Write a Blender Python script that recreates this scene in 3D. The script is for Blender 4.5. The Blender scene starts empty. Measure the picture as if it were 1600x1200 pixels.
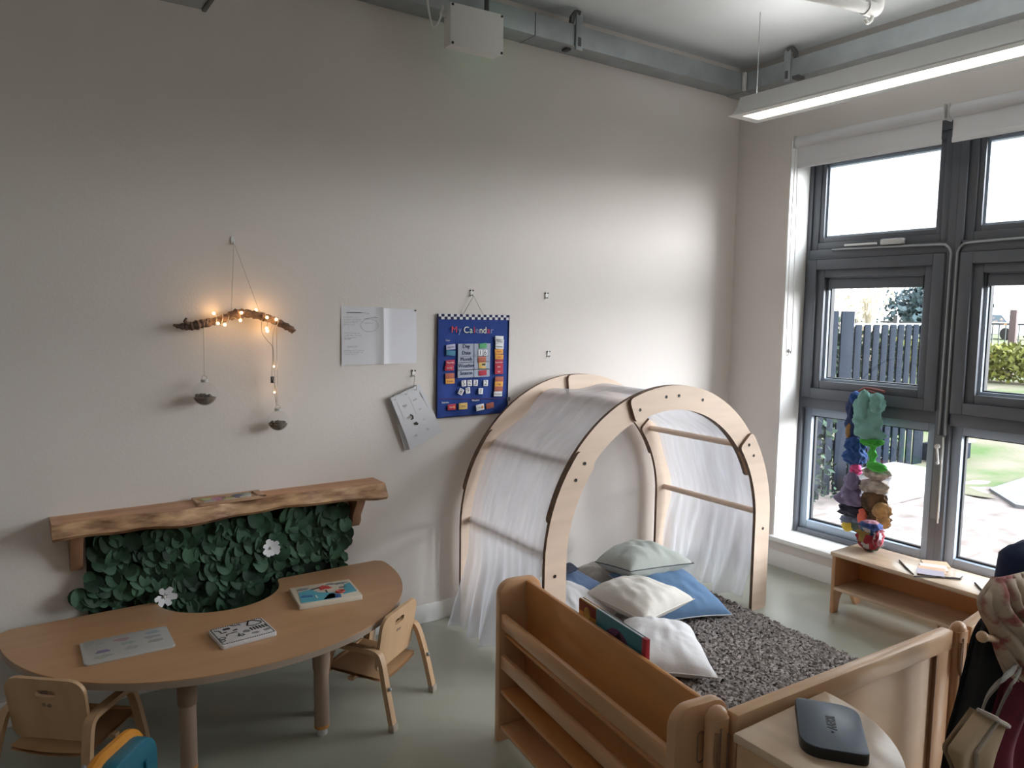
import bpy, bmesh, math, random
import numpy as np
from mathutils import Vector, Matrix, noise as mnoise
random.seed(7)
R = math.radians
SC = bpy.context.scene
COL = SC.collection

# ---------------------------------------------------------------- camera
cam_d = bpy.data.cameras.new('camera'); cam = bpy.data.objects.new('camera', cam_d); COL.objects.link(cam)
CAM = Vector((-4.05, -3.32, 1.60))
_r = Vector((0.82499, -0.56501, 0.01277)); _u = Vector((0.04400, 0.08674, 0.99526)); _f = Vector((0.56344, 0.82051, -0.09642))
cam.matrix_world = Matrix(((_r.x, _u.x, -_f.x, CAM.x), (_r.y, _u.y, -_f.y, CAM.y), (_r.z, _u.z, -_f.z, CAM.z), (0, 0, 0, 1)))
cam_d.sensor_width = 36.0; cam_d.lens = 36.0 * 1171.76 / 1600.0
cam_d.clip_start = 0.05; cam_d.clip_end = 300
SC.camera = cam
# ---------------------------------------------------------------- sky, exposure
SC.view_settings.view_transform = 'Standard'; SC.view_settings.look = 'None'
SC.view_settings.exposure = 1.87; SC.view_settings.gamma = 1.0
SC.cycles.use_denoising = True
SC.cycles.max_bounces = 10; SC.cycles.diffuse_bounces = 6; SC.cycles.transparent_max_bounces = 16
SC.cycles.sample_clamp_indirect = 6.0
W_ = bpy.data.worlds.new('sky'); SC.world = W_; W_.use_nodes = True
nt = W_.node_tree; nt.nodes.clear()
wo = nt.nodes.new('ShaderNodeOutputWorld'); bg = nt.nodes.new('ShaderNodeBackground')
tc = nt.nodes.new('ShaderNodeTexCoord'); sp = nt.nodes.new('ShaderNodeSeparateXYZ'); rp = nt.nodes.new('ShaderNodeValToRGB')
nt.links.new(tc.outputs['Generated'], sp.inputs[0]); nt.links.new(sp.outputs['Z'], rp.inputs[0])
# overcast sky with an added bright lobe, out of view, to light the room
SKY_BASE, SKY_LOBE, SKY_POW, LOBE_AZ, LOBE_EL = 0.85, 9.6, 3.5, R(-60), R(6)
rp.color_ramp.elements[0].color = (0.97, 0.985, 1.0, 1); rp.color_ramp.elements[1].color = (0.80, 0.90, 1.0, 1)
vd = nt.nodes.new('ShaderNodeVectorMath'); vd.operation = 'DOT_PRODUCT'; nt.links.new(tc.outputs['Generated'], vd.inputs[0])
vd.inputs[1].default_value = (math.cos(LOBE_AZ) * math.cos(LOBE_EL), math.sin(LOBE_AZ) * math.cos(LOBE_EL), math.sin(LOBE_EL))
def mth(op, a, b):
    n = nt.nodes.new('ShaderNodeMath'); n.operation = op
    for i, v in enumerate((a, b)):
        if isinstance(v, (int, float)): n.inputs[i].default_value = v
        else: nt.links.new(v, n.inputs[i])
    return n.outputs[0]
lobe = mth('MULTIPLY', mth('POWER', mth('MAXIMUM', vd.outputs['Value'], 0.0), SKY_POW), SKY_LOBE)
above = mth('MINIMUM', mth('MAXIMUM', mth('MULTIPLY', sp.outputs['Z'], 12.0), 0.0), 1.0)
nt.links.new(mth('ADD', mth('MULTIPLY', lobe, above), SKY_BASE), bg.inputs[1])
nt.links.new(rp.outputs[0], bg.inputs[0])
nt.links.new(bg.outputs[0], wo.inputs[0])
# sampling portal in the window opening: gives no light of its own
pl = bpy.data.lights.new('window_portal', 'AREA'); pl.shape = 'RECTANGLE'; pl.size = 2.7; pl.size_y = 2.5; pl.cycles.is_portal = True
po = bpy.data.objects.new('window_portal', pl); COL.objects.link(po); po.location = (0.33, -2.2, 1.42)
po.rotation_euler = (0, R(90), 0); pl.size = 2.5; pl.size_y = 3.6

# ---------------------------------------------------------------- materials
MATS = {}
def mat(name, col, rough=0.6, metal=0.0, noise=0.0, nscale=8.0, stretch=(1, 1, 1), bump=0.0, bscale=60.0, col2=None,
        emit=None, estr=0.0, sheen=0.0, coat=0.0, island=0.0, spec=0.5, detail=4.0):
    if name in MATS: return MATS[name]
    m = bpy.data.materials.new(name); m.use_nodes = True; t = m.node_tree; N = t.nodes; L = t.links
    b = N['Principled BSDF']
    b.inputs['Roughness'].default_value = rough; b.inputs['Metallic'].default_value = metal
    b.inputs['Base Color'].default_value = (*col, 1); b.inputs['Specular IOR Level'].default_value = spec
    if sheen: b.inputs['Sheen Weight'].default_value = sheen
    if coat: b.inputs['Coat Weight'].default_value = coat; b.inputs['Coat Roughness'].default_value = 0.15
    if emit: b.inputs['Emission Color'].default_value = (*emit, 1); b.inputs['Emission Strength'].default_value = estr
    if noise or bump or island or col2:
        tcn = N.new('ShaderNodeTexCoord'); mp = N.new('ShaderNodeMapping'); mp.inputs['Scale'].default_value = stretch
        L.new(tcn.outputs['Object'], mp.inputs[0])
        nz = N.new('ShaderNodeTexNoise'); nz.inputs['Scale'].default_value = nscale; nz.inputs['Detail'].default_value = detail
        L.new(mp.outputs[0], nz.inputs['Vector'])
        c2 = col2 or tuple(max(0, c * (1 - noise)) for c in col); c1 = col if col2 else tuple(min(1, c * (1 + noise * .6)) for c in col)
        mx = N.new('ShaderNodeMix'); mx.data_type = 'RGBA'
        rr = N.new('ShaderNodeMapRange'); rr.inputs['From Min'].default_value = .35; rr.inputs['From Max'].default_value = .65
        L.new(nz.outputs['Fac'], rr.inputs[0]); L.new(rr.outputs[0], mx.inputs['Factor'])
        mx.inputs['A'].default_value = (*c2, 1); mx.inputs['B'].default_value = (*c1, 1)
        out = mx.outputs['Result']
        if island:
            ge = N.new('ShaderNodeNewGeometry'); hs = N.new('ShaderNodeHueSaturation')
            r2 = N.new('ShaderNodeMapRange'); r2.inputs['To Min'].default_value = 1 - island; r2.inputs['To Max'].default_value = 1 + island
            L.new(ge.outputs['Random Per Island'], r2.inputs[0]); L.new(r2.outputs[0], hs.inputs['Value']); L.new(out, hs.inputs['Color']); out = hs.outputs['Color']
        L.new(out, b.inputs['Base Color'])
        if bump:
            n2 = N.new('ShaderNodeTexNoise'); n2.inputs['Scale'].default_value = bscale; n2.inputs['Detail'].default_value = 3
            L.new(mp.outputs[0], n2.inputs['Vector'])
            bp = N.new('ShaderNodeBump'); bp.inputs['Strength'].default_value = bump; bp.inputs['Distance'].default_value = 0.01
            L.new(n2.outputs['Fac'], bp.inputs['Height']); L.new(bp.outputs[0], b.inputs['Normal'])
    MATS[name] = m; return m

def sheer(name, col, opacity):
    m = bpy.data.materials.new(name); m.use_nodes = True; t = m.node_tree; N = t.nodes; L = t.links; N.clear()
    o = N.new('ShaderNodeOutputMaterial'); tr = N.new('ShaderNodeBsdfTransparent'); d = N.new('ShaderNodeBsdfDiffuse'); tl = N.new('ShaderNodeBsdfTranslucent')
    d.inputs[0].default_value = (*col, 1); tl.inputs[0].default_value = (*col, 1)
    a = N.new('ShaderNodeMixShader'); a.inputs[0].default_value = .45; L.new(d.outputs[0], a.inputs[1]); L.new(tl.outputs[0], a.inputs[2])
    tcn = N.new('ShaderNodeTexCoord'); mp = N.new('ShaderNodeMapping'); mp.inputs['Scale'].default_value = (2, 14, 2)
    nz = N.new('ShaderNodeTexNoise'); nz.inputs['Scale'].default_value = 1.6; L.new(tcn.outputs['Object'], mp.inputs[0]); L.new(mp.outputs[0], nz.inputs['Vector'])
    rr = N.new('ShaderNodeMapRange'); rr.inputs['To Min'].default_value = opacity - .09; rr.inputs['To Max'].default_value = opacity + .09
    rr.inputs['From Min'].default_value = .3; rr.inputs['From Max'].default_value = .7; L.new(nz.outputs['Fac'], rr.inputs[0])
    b = N.new('ShaderNodeMixShader'); L.new(rr.outputs[0], b.inputs[0]); L.new(tr.outputs[0], b.inputs[1]); L.new(a.outputs[0], b.inputs[2])
    L.new(b.outputs[0], o.inputs[0]); return m

def glass(name, tint=(1, 1, 1), f0=0.03, rough=0.0, k=0.5, haze=0.0):
    m = bpy.data.materials.new(name); m.use_nodes = True; t = m.node_tree; N = t.nodes; L = t.links; N.clear()
    o = N.new('ShaderNodeOutputMaterial'); tr = N.new('ShaderNodeBsdfTransparent'); g = N.new('ShaderNodeBsdfGlossy'); w = N.new('ShaderNodeLayerWeight'); w.inputs[0].default_value = .5
    pw_ = N.new('ShaderNodeMath'); pw_.operation = 'POWER'; pw_.inputs[1].default_value = 5.0; L.new(w.outputs['Facing'], pw_.inputs[0])
    ma = N.new('ShaderNodeMath'); ma.operation = 'MULTIPLY_ADD'; ma.inputs[1].default_value = k; ma.inputs[2].default_value = f0; L.new(pw_.outputs[0], ma.inputs[0])
    tr.inputs[0].default_value = (*tint, 1); g.inputs['Roughness'].default_value = rough
    x = N.new('ShaderNodeMixShader'); L.new(ma.outputs[0], x.inputs[0]); L.new(tr.outputs[0], x.inputs[1]); L.new(g.outputs[0], x.inputs[2]); out = x.outputs[0]
    if haze:
        d = N.new('ShaderNodeBsdfDiffuse'); d.inputs[0].default_value = (.8, .8, .8, 1); y = N.new('ShaderNodeMixShader'); y.inputs[0].default_value = haze; L.new(out, y.inputs[1]); L.new(d.outputs[0], y.inputs[2]); out = y.outputs[0]
    L.new(out, o.inputs[0]); return m

def wall_mat():
    m = mat('wall_paint', (0.70, 0.65, 0.615), 0.75, noise=0.03, nscale=1.2, bump=0.06, bscale=90, spec=.3)
    t = m.node_tree; N = t.nodes; L = t.links; b = N['Principled BSDF']
    src = b.inputs['Base Color'].links[0].from_socket
    tcn = N.new('ShaderNodeTexCoord'); v = N.new('ShaderNodeTexVoronoi'); v.inputs['Scale'].default_value = 5.2
    L.new(tcn.outputs['Object'], v.inputs['Vector'])
    lt = N.new('ShaderNodeMath'); lt.operation = 'LESS_THAN'; lt.inputs[1].default_value = 0.020; L.new(v.outputs['Distance'], lt.inputs[0])
    sx = N.new('ShaderNodeSeparateColor'); L.new(v.outputs['Color'], sx.inputs[0])
    l2 = N.new('ShaderNodeMath'); l2.operation = 'LESS_THAN'; l2.inputs[1].default_value = 0.35; L.new(sx.outputs[0], l2.inputs[0])
    sz = N.new('ShaderNodeSeparateXYZ'); L.new(tcn.outputs['Object'], sz.inputs[0])
    l3 = N.new('ShaderNodeMath'); l3.operation = 'LESS_THAN'; l3.inputs[1].default_value = 1.7; L.new(sz.outputs['Z'], l3.inputs[0])
    m1 = N.new('ShaderNodeMath'); m1.operation = 'MULTIPLY'; L.new(lt.outputs[0], m1.inputs[0]); L.new(l2.outputs[0], m1.inputs[1])
    m2 = N.new('ShaderNodeMath'); m2.operation = 'MULTIPLY'; L.new(m1.outputs[0], m2.inputs[0]); L.new(l3.outputs[0], m2.inputs[1])
    m3 = N.new('ShaderNodeMath'); m3.operation = 'MULTIPLY'; m3.inputs[1].default_value = .55; L.new(m2.outputs[0], m3.inputs[0])
    mx = N.new('ShaderNodeMix'); mx.data_type = 'RGBA'; L.new(m3.outputs[0], mx.inputs['Factor']); L.new(src, mx.inputs['A']); mx.inputs['B'].default_value = (.2, .18, .16, 1)
    L.new(mx.outputs['Result'], b.inputs['Base Color']); return m

WALL = wall_mat()
WHITE = mat('white_gloss_paint', (0.80, 0.79, 0.77), 0.4)
CEIL = mat('ceiling_panel', (0.76, 0.79, 0.80), 0.9, noise=.02, nscale=3)
FLOOR = mat('grey_green_vinyl', (0.40, 0.41, 0.345), 0.32, noise=0.06, nscale=2.5, bump=0.03, bscale=120, spec=.45)
GALV = mat('galvanised_steel', (0.36, 0.39, 0.40), 0.5, metal=0.55, noise=0.10, nscale=7)
GALVD = mat('dark_steel_strap', (0.10, 0.10, 0.10), 0.5, metal=0.4)
FRAME = mat('grey_window_frame', (0.105, 0.115, 0.135), 0.45)
FRAMEB = mat('skylit_glazing_bead', (0.33, 0.40, 0.49), 0.4)  # sky light on the beads is put into this lighter, bluer grey
GASKET = mat('black_gasket', (0.015, 0.015, 0.017), 0.6)
GLASS = glass('window_glass', (.985, .99, .99), .02)
GLOBE = glass('clear_globe_plastic', (.97, .97, .97), .03, .05, .25, .10)
BLIND = mat('pale_grey_blind_fabric', (0.62, 0.62, 0.64), 0.7)
PLAST = mat('white_plastic', (0.74, 0.74, 0.72), 0.45)
PLASTG = mat('light_grey_plastic', (0.55, 0.55, 0.54), 0.5)
DARK = mat('dark_screw', (0.03, 0.03, 0.03), 0.4, metal=.5)
BLACK = mat('black_plastic', (0.012, 0.012, 0.013), 0.45)
BIRCH = mat('birch_ply', (0.70, 0.545, 0.43), 0.5, noise=0.05, nscale=3, stretch=(1, 1, 9), bump=.03, bscale=25)
PLYEDGE = mat('dark_ply_edge', (0.16, 0.095, 0.06), 0.6, noise=.3, nscale=20)
MAPLE = mat('lacquered_maple', (0.62, 0.345, 0.17), 0.28, noise=0.10, nscale=2.2, stretch=(5, .8, 5), coat=.4)
MAPLEV = mat('lacquered_maple_upright', (0.60, 0.35, 0.19), 0.34, noise=0.08, nscale=2.2, stretch=(6, 6, .9), coat=.15)
MAPLEP = mat('pale_maple', (0.66, 0.42, 0.245), 0.34, noise=0.05, nscale=2.4, stretch=(.9, 6, 6), coat=.15)
MAPLED = mat('orange_maple', (0.60, 0.27, 0.09), 0.3, noise=0.10, nscale=2.2, stretch=(5, .8, 5), coat=.3)
BEECH = mat('beech_laminate', (0.50, 0.29, 0.155), 0.35, noise=0.05, nscale=2, stretch=(1.2, 12, 12))
BEECHE = mat('greyish_edge_band', (0.36, 0.28, 0.22), 0.5)
LEGW = mat('printed_wood_leg', (0.40, 0.285, 0.22), 0.45, noise=.06, nscale=4, stretch=(6, 6, 1))
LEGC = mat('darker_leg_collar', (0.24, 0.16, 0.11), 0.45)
CHAIRW = mat('bentwood_beech', (0.56, 0.36, 0.205), 0.38, noise=.10, nscale=3, stretch=(6, 6, 1))
CHAIRD = mat('chair_ply_face', (0.52, 0.31, 0.155), 0.4, noise=.08, nscale=3, stretch=(2, 2, 6))
FOOTC = mat('clear_foot_cap', (0.42, 0.36, 0.30), 0.35)
SLAB = mat('live_edge_oak', (0.52, 0.28, 0.155), 0.5, noise=.22, nscale=1.6, stretch=(1.2, 9, 9), bump=.1, bscale=8)
BARKE = mat('waney_bark_edge', (0.60, 0.38, 0.21), 0.6, col2=(0.17, 0.075, 0.035), nscale=5.0, stretch=(1.5, 5, 6), bump=.4, bscale=9)
BRKT = mat('oak_bracket', (0.28, 0.15, 0.085), 0.5, noise=.2, nscale=4, stretch=(5, 5, 1))
LEAF = mat('artificial_leaf', (0.036, 0.085, 0.046), 0.6, col2=(0.020, 0.050, 0.032), nscale=9, island=.6, spec=.25)
LEAFB = mat('leaf_mat_backing', (0.006, 0.014, 0.008), 0.9)
BARK = mat('driftwood_bark', (0.22, 0.14, 0.10), 0.85, col2=(0.06, 0.035, 0.025), nscale=14, stretch=(1, 3, 3), bump=.6, bscale=30)
STRING = mat('pale_string', (0.42, 0.40, 0.37), 0.8)
WIRE = mat('silver_wire', (0.30, 0.26, 0.22), 0.4, metal=.3)
BULB = mat('warm_led', (1, .75, .45), .4, emit=(1.0, .62, .28), estr=2.5)
SEEDS = mat('dried_seeds', (0.17, 0.12, 0.07), 0.9, col2=(0.04, 0.03, 0.02), nscale=60, bump=.8, bscale=80)
PAPER = mat('white_paper', (0.66, 0.66, 0.70), 0.6, noise=.02, nscale=4)
PAPER2 = mat('folded_white_paper', (0.72, 0.72, 0.77), 0.6)
LAMI = mat('laminated_sheet', (0.64, 0.64, 0.67), 0.16)
INK = mat('pencil_ink', (0.30, 0.30, 0.32), 0.7)
INKD = mat('black_ink', (0.03, 0.03, 0.035), 0.6)
CALB = mat('royal_blue_felt', (0.012, 0.045, 0.24), 0.85, noise=.12, nscale=10, bump=.15, bscale=30)
CALN = mat('navy_edge', (0.008, 0.014, 0.07), 0.85)
CALG = mat('grey_felt_cell', (0.38, 0.42, 0.52), 0.85)
RED = mat('red_felt', (0.45, 0.03, 0.06), 0.75); ORANGE = mat('orange_felt', (0.75, 0.35, 0.06), 0.75)
RUST = mat('rust_felt', (0.42, 0.12, 0.08), 0.75); GREEN = mat('green_felt', (0.10, 0.38, 0.16), 0.75)
TEALF = mat('teal_felt', (0.05, 0.20, 0.30), 0.75); CARDW = mat('white_card', (0.72, 0.72, 0.74), 0.7); YELL = mat('yellow_card', (0.70, 0.48, 0.14), 0.7)
LTXT = mat('lilac_card', (0.45, 0.45, 0.62), 0.7)
TULLE = sheer('white_tulle', (0.80, 0.81, 0.88), 0.66)
RUG = mat('grey_shag_pile', (0.25, 0.215, 0.20), 0.95, island=.35, noise=.1, nscale=6)
RUGB = mat('rug_backing', (0.11, 0.095, 0.09), 0.95)
def cloth(n, c, **k): return mat(n, c, 0.85, noise=k.pop('noise', .04), nscale=k.pop('nscale', 6), bump=.25, bscale=k.pop('bscale', 22), sheen=.06, **k)
PILW = cloth('white_cotton', (0.66, 0.65, 0.66)); PILC = cloth('cream_cotton', (0.62, 0.59, 0.54)); PILG = cloth('grey_green_cotton', (0.40, 0.43, 0.40))
PILS = cloth('stone_cotton', (0.50, 0.48, 0.45)); PILB = cloth('denim_blue_cotton', (0.10, 0.185, 0.32)); PILD = cloth('slate_blue_cotton', (0.115, 0.17, 0.29)); NAVY = cloth('navy_cloth', (0.012, 0.016, 0.035))
SEAM = cloth('pale_piping', (0.55, 0.55, 0.55)); SEAMD = cloth('dark_piping', (0.06, 0.06, 0.07))
TABW = mat('router_top_sky_tint', (0.055, 0.085, 0.125), 0.30)  # blue tint stands in for the sky reflected in the box top
QTOP = mat('pale_lacquered_top', (.66, .50, .36), .25, noise=.10, nscale=3, stretch=(6, 1, 6), coat=.5)

# ---------------------------------------------------------------- mesh builder
class MB:
    def __init__(s): s.v = []; s.f = []; s.m = []
    def add(s, verts, faces, mi=0, M=None):
        n = len(s.v)
        s.v += [tuple(M @ Vector(p)) for p in verts] if M is not None else [tuple(p) for p in verts]
        s.f += [tuple(i + n for i in f) for f in faces]; s.m += [mi] * len(faces); return s
    def bm(s, b, mi=0, M=None):
        b.verts.index_update(); s.add([v.co.copy() for v in b.verts], [[v.index for v in f.verts] for f in b.faces], mi, M); b.free(); return s
    def box(s, lo, hi, bev=0.0, M=None, mi=0, seg=2):
        b = bmesh.new(); bmesh.ops.create_cube(b, size=1)
        for v in b.verts: v.co = Vector([lo[i] + (v.co[i] + .5) * (hi[i] - lo[i]) for i in range(3)])
        if bev: bmesh.ops.bevel(b, geom=b.edges[:], offset=bev, segments=seg, affect='EDGES', profile=.5)
        return s.bm(b, mi, M)
    def prism(s, poly, h0, h1, axis='z', bev=0.0, M=None, mi=0, seg=2):
        """poly = 2-D outline; axis z: (x,y) ; y: (x,z) ; x: (y,z)"""
        def to(p, h): return {'z': (p[0], p[1], h), 'y': (p[0], h, p[1]), 'x': (h, p[0], p[1])}[axis]
        b = bmesh.new(); n = len(poly)
        A = [b.verts.new(to(p, h0)) for p in poly]; B = [b.verts.new(to(p, h1)) for p in poly]
        b.faces.new(A[::-1]); b.faces.new(B)
        for i in range(n): b.faces.new((A[i], A[(i + 1) % n], B[(i + 1) % n], B[i]))
        bmesh.ops.recalc_face_normals(b, faces=b.faces[:])
        if bev:
            ed = [e for e in b.edges if len(e.link_faces) == 2 and max(len(f.verts) for f in e.link_faces) > 4 or n == 4]
            bmesh.ops.bevel(b, geom=ed, offset=bev, segments=seg, affect='EDGES', profile=.5)
        return s.bm(b, mi, M)
    def tube(s, pts, r, seg=10, mi=0, M=None, flat=1.0):
        pts = [Vector(p) for p in pts]; n = len(pts); rs = r if isinstance(r, (list, tuple)) else [r] * n
        V = []; F = []; up = Vector((0, 0, 1)); prev = None
        for i, p in enumerate(pts):
            t = (pts[min(i + 1, n - 1)] - pts[max(i - 1, 0)]).normalized()
            if prev is None:
                a = up if abs(t.z) < .9 else Vector((1, 0, 0)); x = t.cross(a).normalized()
            else:
                x = (prev - t * prev.dot(t)).normalized()
            prev = x; y = t.cross(x)
            for k in range(seg):
                a = 2 * math.pi * k / seg; V.append(p + x * (rs[i] * math.cos(a)) + y * (rs[i] * flat * math.sin(a)))
        for i in range(n - 1):
            for k in range(seg):
                F.append((i * seg + k, i * seg + (k + 1) % seg, (i + 1) * seg + (k + 1) % seg, (i + 1) * seg + k))
        F.append(tuple(range(seg))[::-1]); F.append(tuple((n - 1) * seg + k for k in range(seg)))
        return s.add(V, F, mi, M)
    def bar(s, pts, w, t, wdir, mi=0, M=None):
        """rectangular section swept along pts; wdir = direction of the width w (constant)"""
        pts = [Vector(p) for p in pts]; n = len(pts); wd = Vector(wdir).normalized(); V = []; F = []
        for i, p in enumerate(pts):
            tg = (pts[min(i + 1, n - 1)] - pts[max(i - 1, 0)]).normalized(); nn = tg.cross(wd).normalized()
            for a, b_ in ((-1, -1), (1, -1), (1, 1), (-1, 1)): V.append(p + wd * (a * w / 2) + nn * (b_ * t / 2))
        for i in range(n - 1):
            for k in range(4): F.append((i * 4 + k, i * 4 + (k + 1) % 4, (i + 1) * 4 + (k + 1) % 4, (i + 1) * 4 + k))
        F.append((3, 2, 1, 0)); F.append(tuple((n - 1) * 4 + k for k in range(4)))
        return s.add(V, F, mi, M)
    def lathe(s, prof, c=(0, 0, 0), seg=20, mi=0, M=None):
        V = []; F = []; n = len(prof)
        for r, z in prof:
            for k in range(seg):
                a = 2 * math.pi * k / seg; V.append((c[0] + r * math.cos(a), c[1] + r * math.sin(a), c[2] + z))
        for i in range(n - 1):
            for k in range(seg): F.append((i * seg + k, i * seg + (k + 1) % seg, (i + 1) * seg + (k + 1) % seg, (i + 1) * seg + k))
        F.append(tuple(range(seg))[::-1]); F.append(tuple((n - 1) * seg + k for k in range(seg)))
        return s.add(V, F, mi, M)
    def ball(s, c, r, M=None, mi=0, u=16, v=10):
        r = r if isinstance(r, (tuple, list)) else (r, r, r)
        b = bmesh.new(); bmesh.ops.create_uvsphere(b, u_segments=u, v_segments=v, radius=1)
        for q in b.verts: q.co = Vector((c[0] + q.co.x * r[0], c[1] + q.co.y * r[1], c[2] + q.co.z * r[2]))
        return s.bm(b, mi, M)
    def grid(s, fn, nu, nv, mi=0, M=None, wrap=False):
        V = [fn(i / nu, j / nv) for j in range(nv + 1) for i in range(nu + (0 if wrap else 1))]; F = []; w = nu + (0 if wrap else 1)
        for j in range(nv):
            for i in range(nu): F.append((j * w + i, j * w + (i + 1) % w, (j + 1) * w + (i + 1) % w, (j + 1) * w + i))
        return s.add(V, F, mi, M)

def rrect(x0, y0, x1, y1, r, n=5):
    P = []
    for cx, cy, a0 in ((x1 - r, y1 - r, 0), (x0 + r, y1 - r, 90), (x0 + r, y0 + r, 180), (x1 - r, y0 + r, 270)):
        for k in range(n + 1):
            a = R(a0 + 90 * k / n); P.append((cx + r * math.cos(a), cy + r * math.sin(a)))
    return P

RM = {}
def props(o, label=None, cat=None, group=None, kind=None):
    if label: o['label'] = label
    if cat: o['category'] = cat
    if group: o['group'] = group
    if kind: o['kind'] = kind
    return o
def empty(name, loc=(0, 0, 0), rz=0.0, label=None, cat=None, group=None, kind=None):
    o = bpy.data.objects.new(name, None); COL.objects.link(o); o.location = loc; o.rotation_euler = (0, 0, rz); o.empty_display_size = .05
    RM[o.name] = Matrix.Translation(Vector(loc)) @ Matrix.Rotation(rz, 4, 'Z'); return props(o, label, cat, group, kind)
def build(name, mb, mats, parent=None, local=False, smooth=True, ang=35):
    mats = mats if isinstance(mats, (list, tuple)) else [mats]
    me = bpy.data.meshes.new(name); V = mb.v; o_loc = None
    if parent is not None:
        rt = parent
        while rt.parent is not None: rt = rt.parent
        if not local:
            I = RM[rt.name].inverted(); V = [tuple(I @ Vector(p)) for p in V]
    else:
        a = np.array(V); lo = a.min(0); hi = a.max(0); o_loc = ((lo[0] + hi[0]) / 2, (lo[1] + hi[1]) / 2, lo[2]); V = [(p[0] - o_loc[0], p[1] - o_loc[1], p[2] - o_loc[2]) for p in V]
    me.from_pydata(V, [], mb.f); me.update()
    for m in mats: me.materials.append(m)
    if len(mats) > 1: me.polygons.foreach_set('material_index', mb.m)
    b = bmesh.new(); b.from_mesh(me)
    if len(b.verts) < 60000: bmesh.ops.recalc_face_normals(b, faces=b.faces[:])
    b.to_mesh(me); b.free()
    if smooth:
        me.polygons.foreach_set('use_smooth', [True] * len(me.polygons)); me.set_sharp_from_angle(angle=R(ang))
    o = bpy.data.objects.new(name, me); COL.objects.link(o)
    if parent is not None: o.parent = parent
    else:
        o.location = o_loc; RM[o.name] = Matrix.Translation(Vector(o_loc))
    return o
def struct(name, mb, m, parent=None, **k):
    o = build(name, mb, m, parent, **k); o['kind'] = 'structure'; return o
def text_mb(mb, s, M, size, mi=0, depth=.0006, align='CENTER', bold=0.0):
    c = bpy.data.curves.new('t', 'FONT'); c.body = s; c.size = size; c.align_x = align; c.align_y = 'CENTER'; c.extrude = depth; c.resolution_u = 3; c.offset = bold
    o = bpy.data.objects.new('t', c); COL.objects.link(o); dg = bpy.context.evaluated_depsgraph_get(); dg.update()
    me = bpy.data.meshes.new_from_object(o.evaluated_get(dg)); mb.add([v.co.copy() for v in me.vertices], [tuple(p.vertices) for p in me.polygons], mi, M)
    bpy.data.objects.remove(o); bpy.data.curves.remove(c); bpy.data.meshes.remove(me); return mb
def wall_M(x, z, y, rot=0.0):   # text / flat shapes on the back wall, facing -y
    return Matrix.Translation((x, y, z)) @ Matrix.Rotation(rot, 4, 'Y') @ Matrix.Rotation(R(90), 4, 'X')
def top_M(x, y, z, rot=0.0): return Matrix.Translation((x, y, z)) @ Matrix.Rotation(rot, 4, 'Z')

# ================================================================ THE ROOM
CH = 3.18
def wallbox(lo, hi): return MB().box(lo, hi)
struct('wall_back', wallbox((-7.2, 0, -.02), (.3, .25, CH + .3)), WALL)
mb = MB()
mb.box((0, -.40, -.02), (.30, 0, CH + .3)); mb.box((0, -4.0, -.02), (.30, -.40, .165)); mb.box((0, -4.0, 2.66), (.30, -.40, CH + .3)); mb.box((0, -6.6, -.02), (.30, -4.0, CH + .3))
struct('wall_right', mb, WALL)
struct('wall_left', wallbox((-7.3, -6.6, -.02), (-7.0, .2, CH + .3)), WALL)
struct('wall_front', wallbox((-7.2, -6.7, -.02), (.3, -6.5, CH + .3)), WALL)
struct('floor', MB().box((-7.2, -6.6, -.1), (0.02, .02, 0)), FLOOR)
mb = MB().box((-7.2, -6.6, CH), (.2, .2, CH + .1))
struct('ceiling', mb, CEIL)
# skirting boards
def skirt(name, a, b, h, t, axis):
    m = MB()
    if axis == 'x': m.box((a, -t, 0), (b, 0, h), .004)
    else: m.box((-t, a, 0), (0, b, h), .004)
    struct(name, m, WHITE)
skirt('baseboard_back', -7.0, -.014, .10, .014, 'x')
skirt('baseboard_right', -6.5, -.0, .105, .014, 'y')
struct('trim_1', MB().box((-.035, -4.02, .165), (.22, -.385, .195), .006), WHITE)   # window board
# the white reveal lining
struct('trim_2', MB().box((.004, -.405, .195), (.20, -.398, 2.66)), WHITE)

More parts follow.
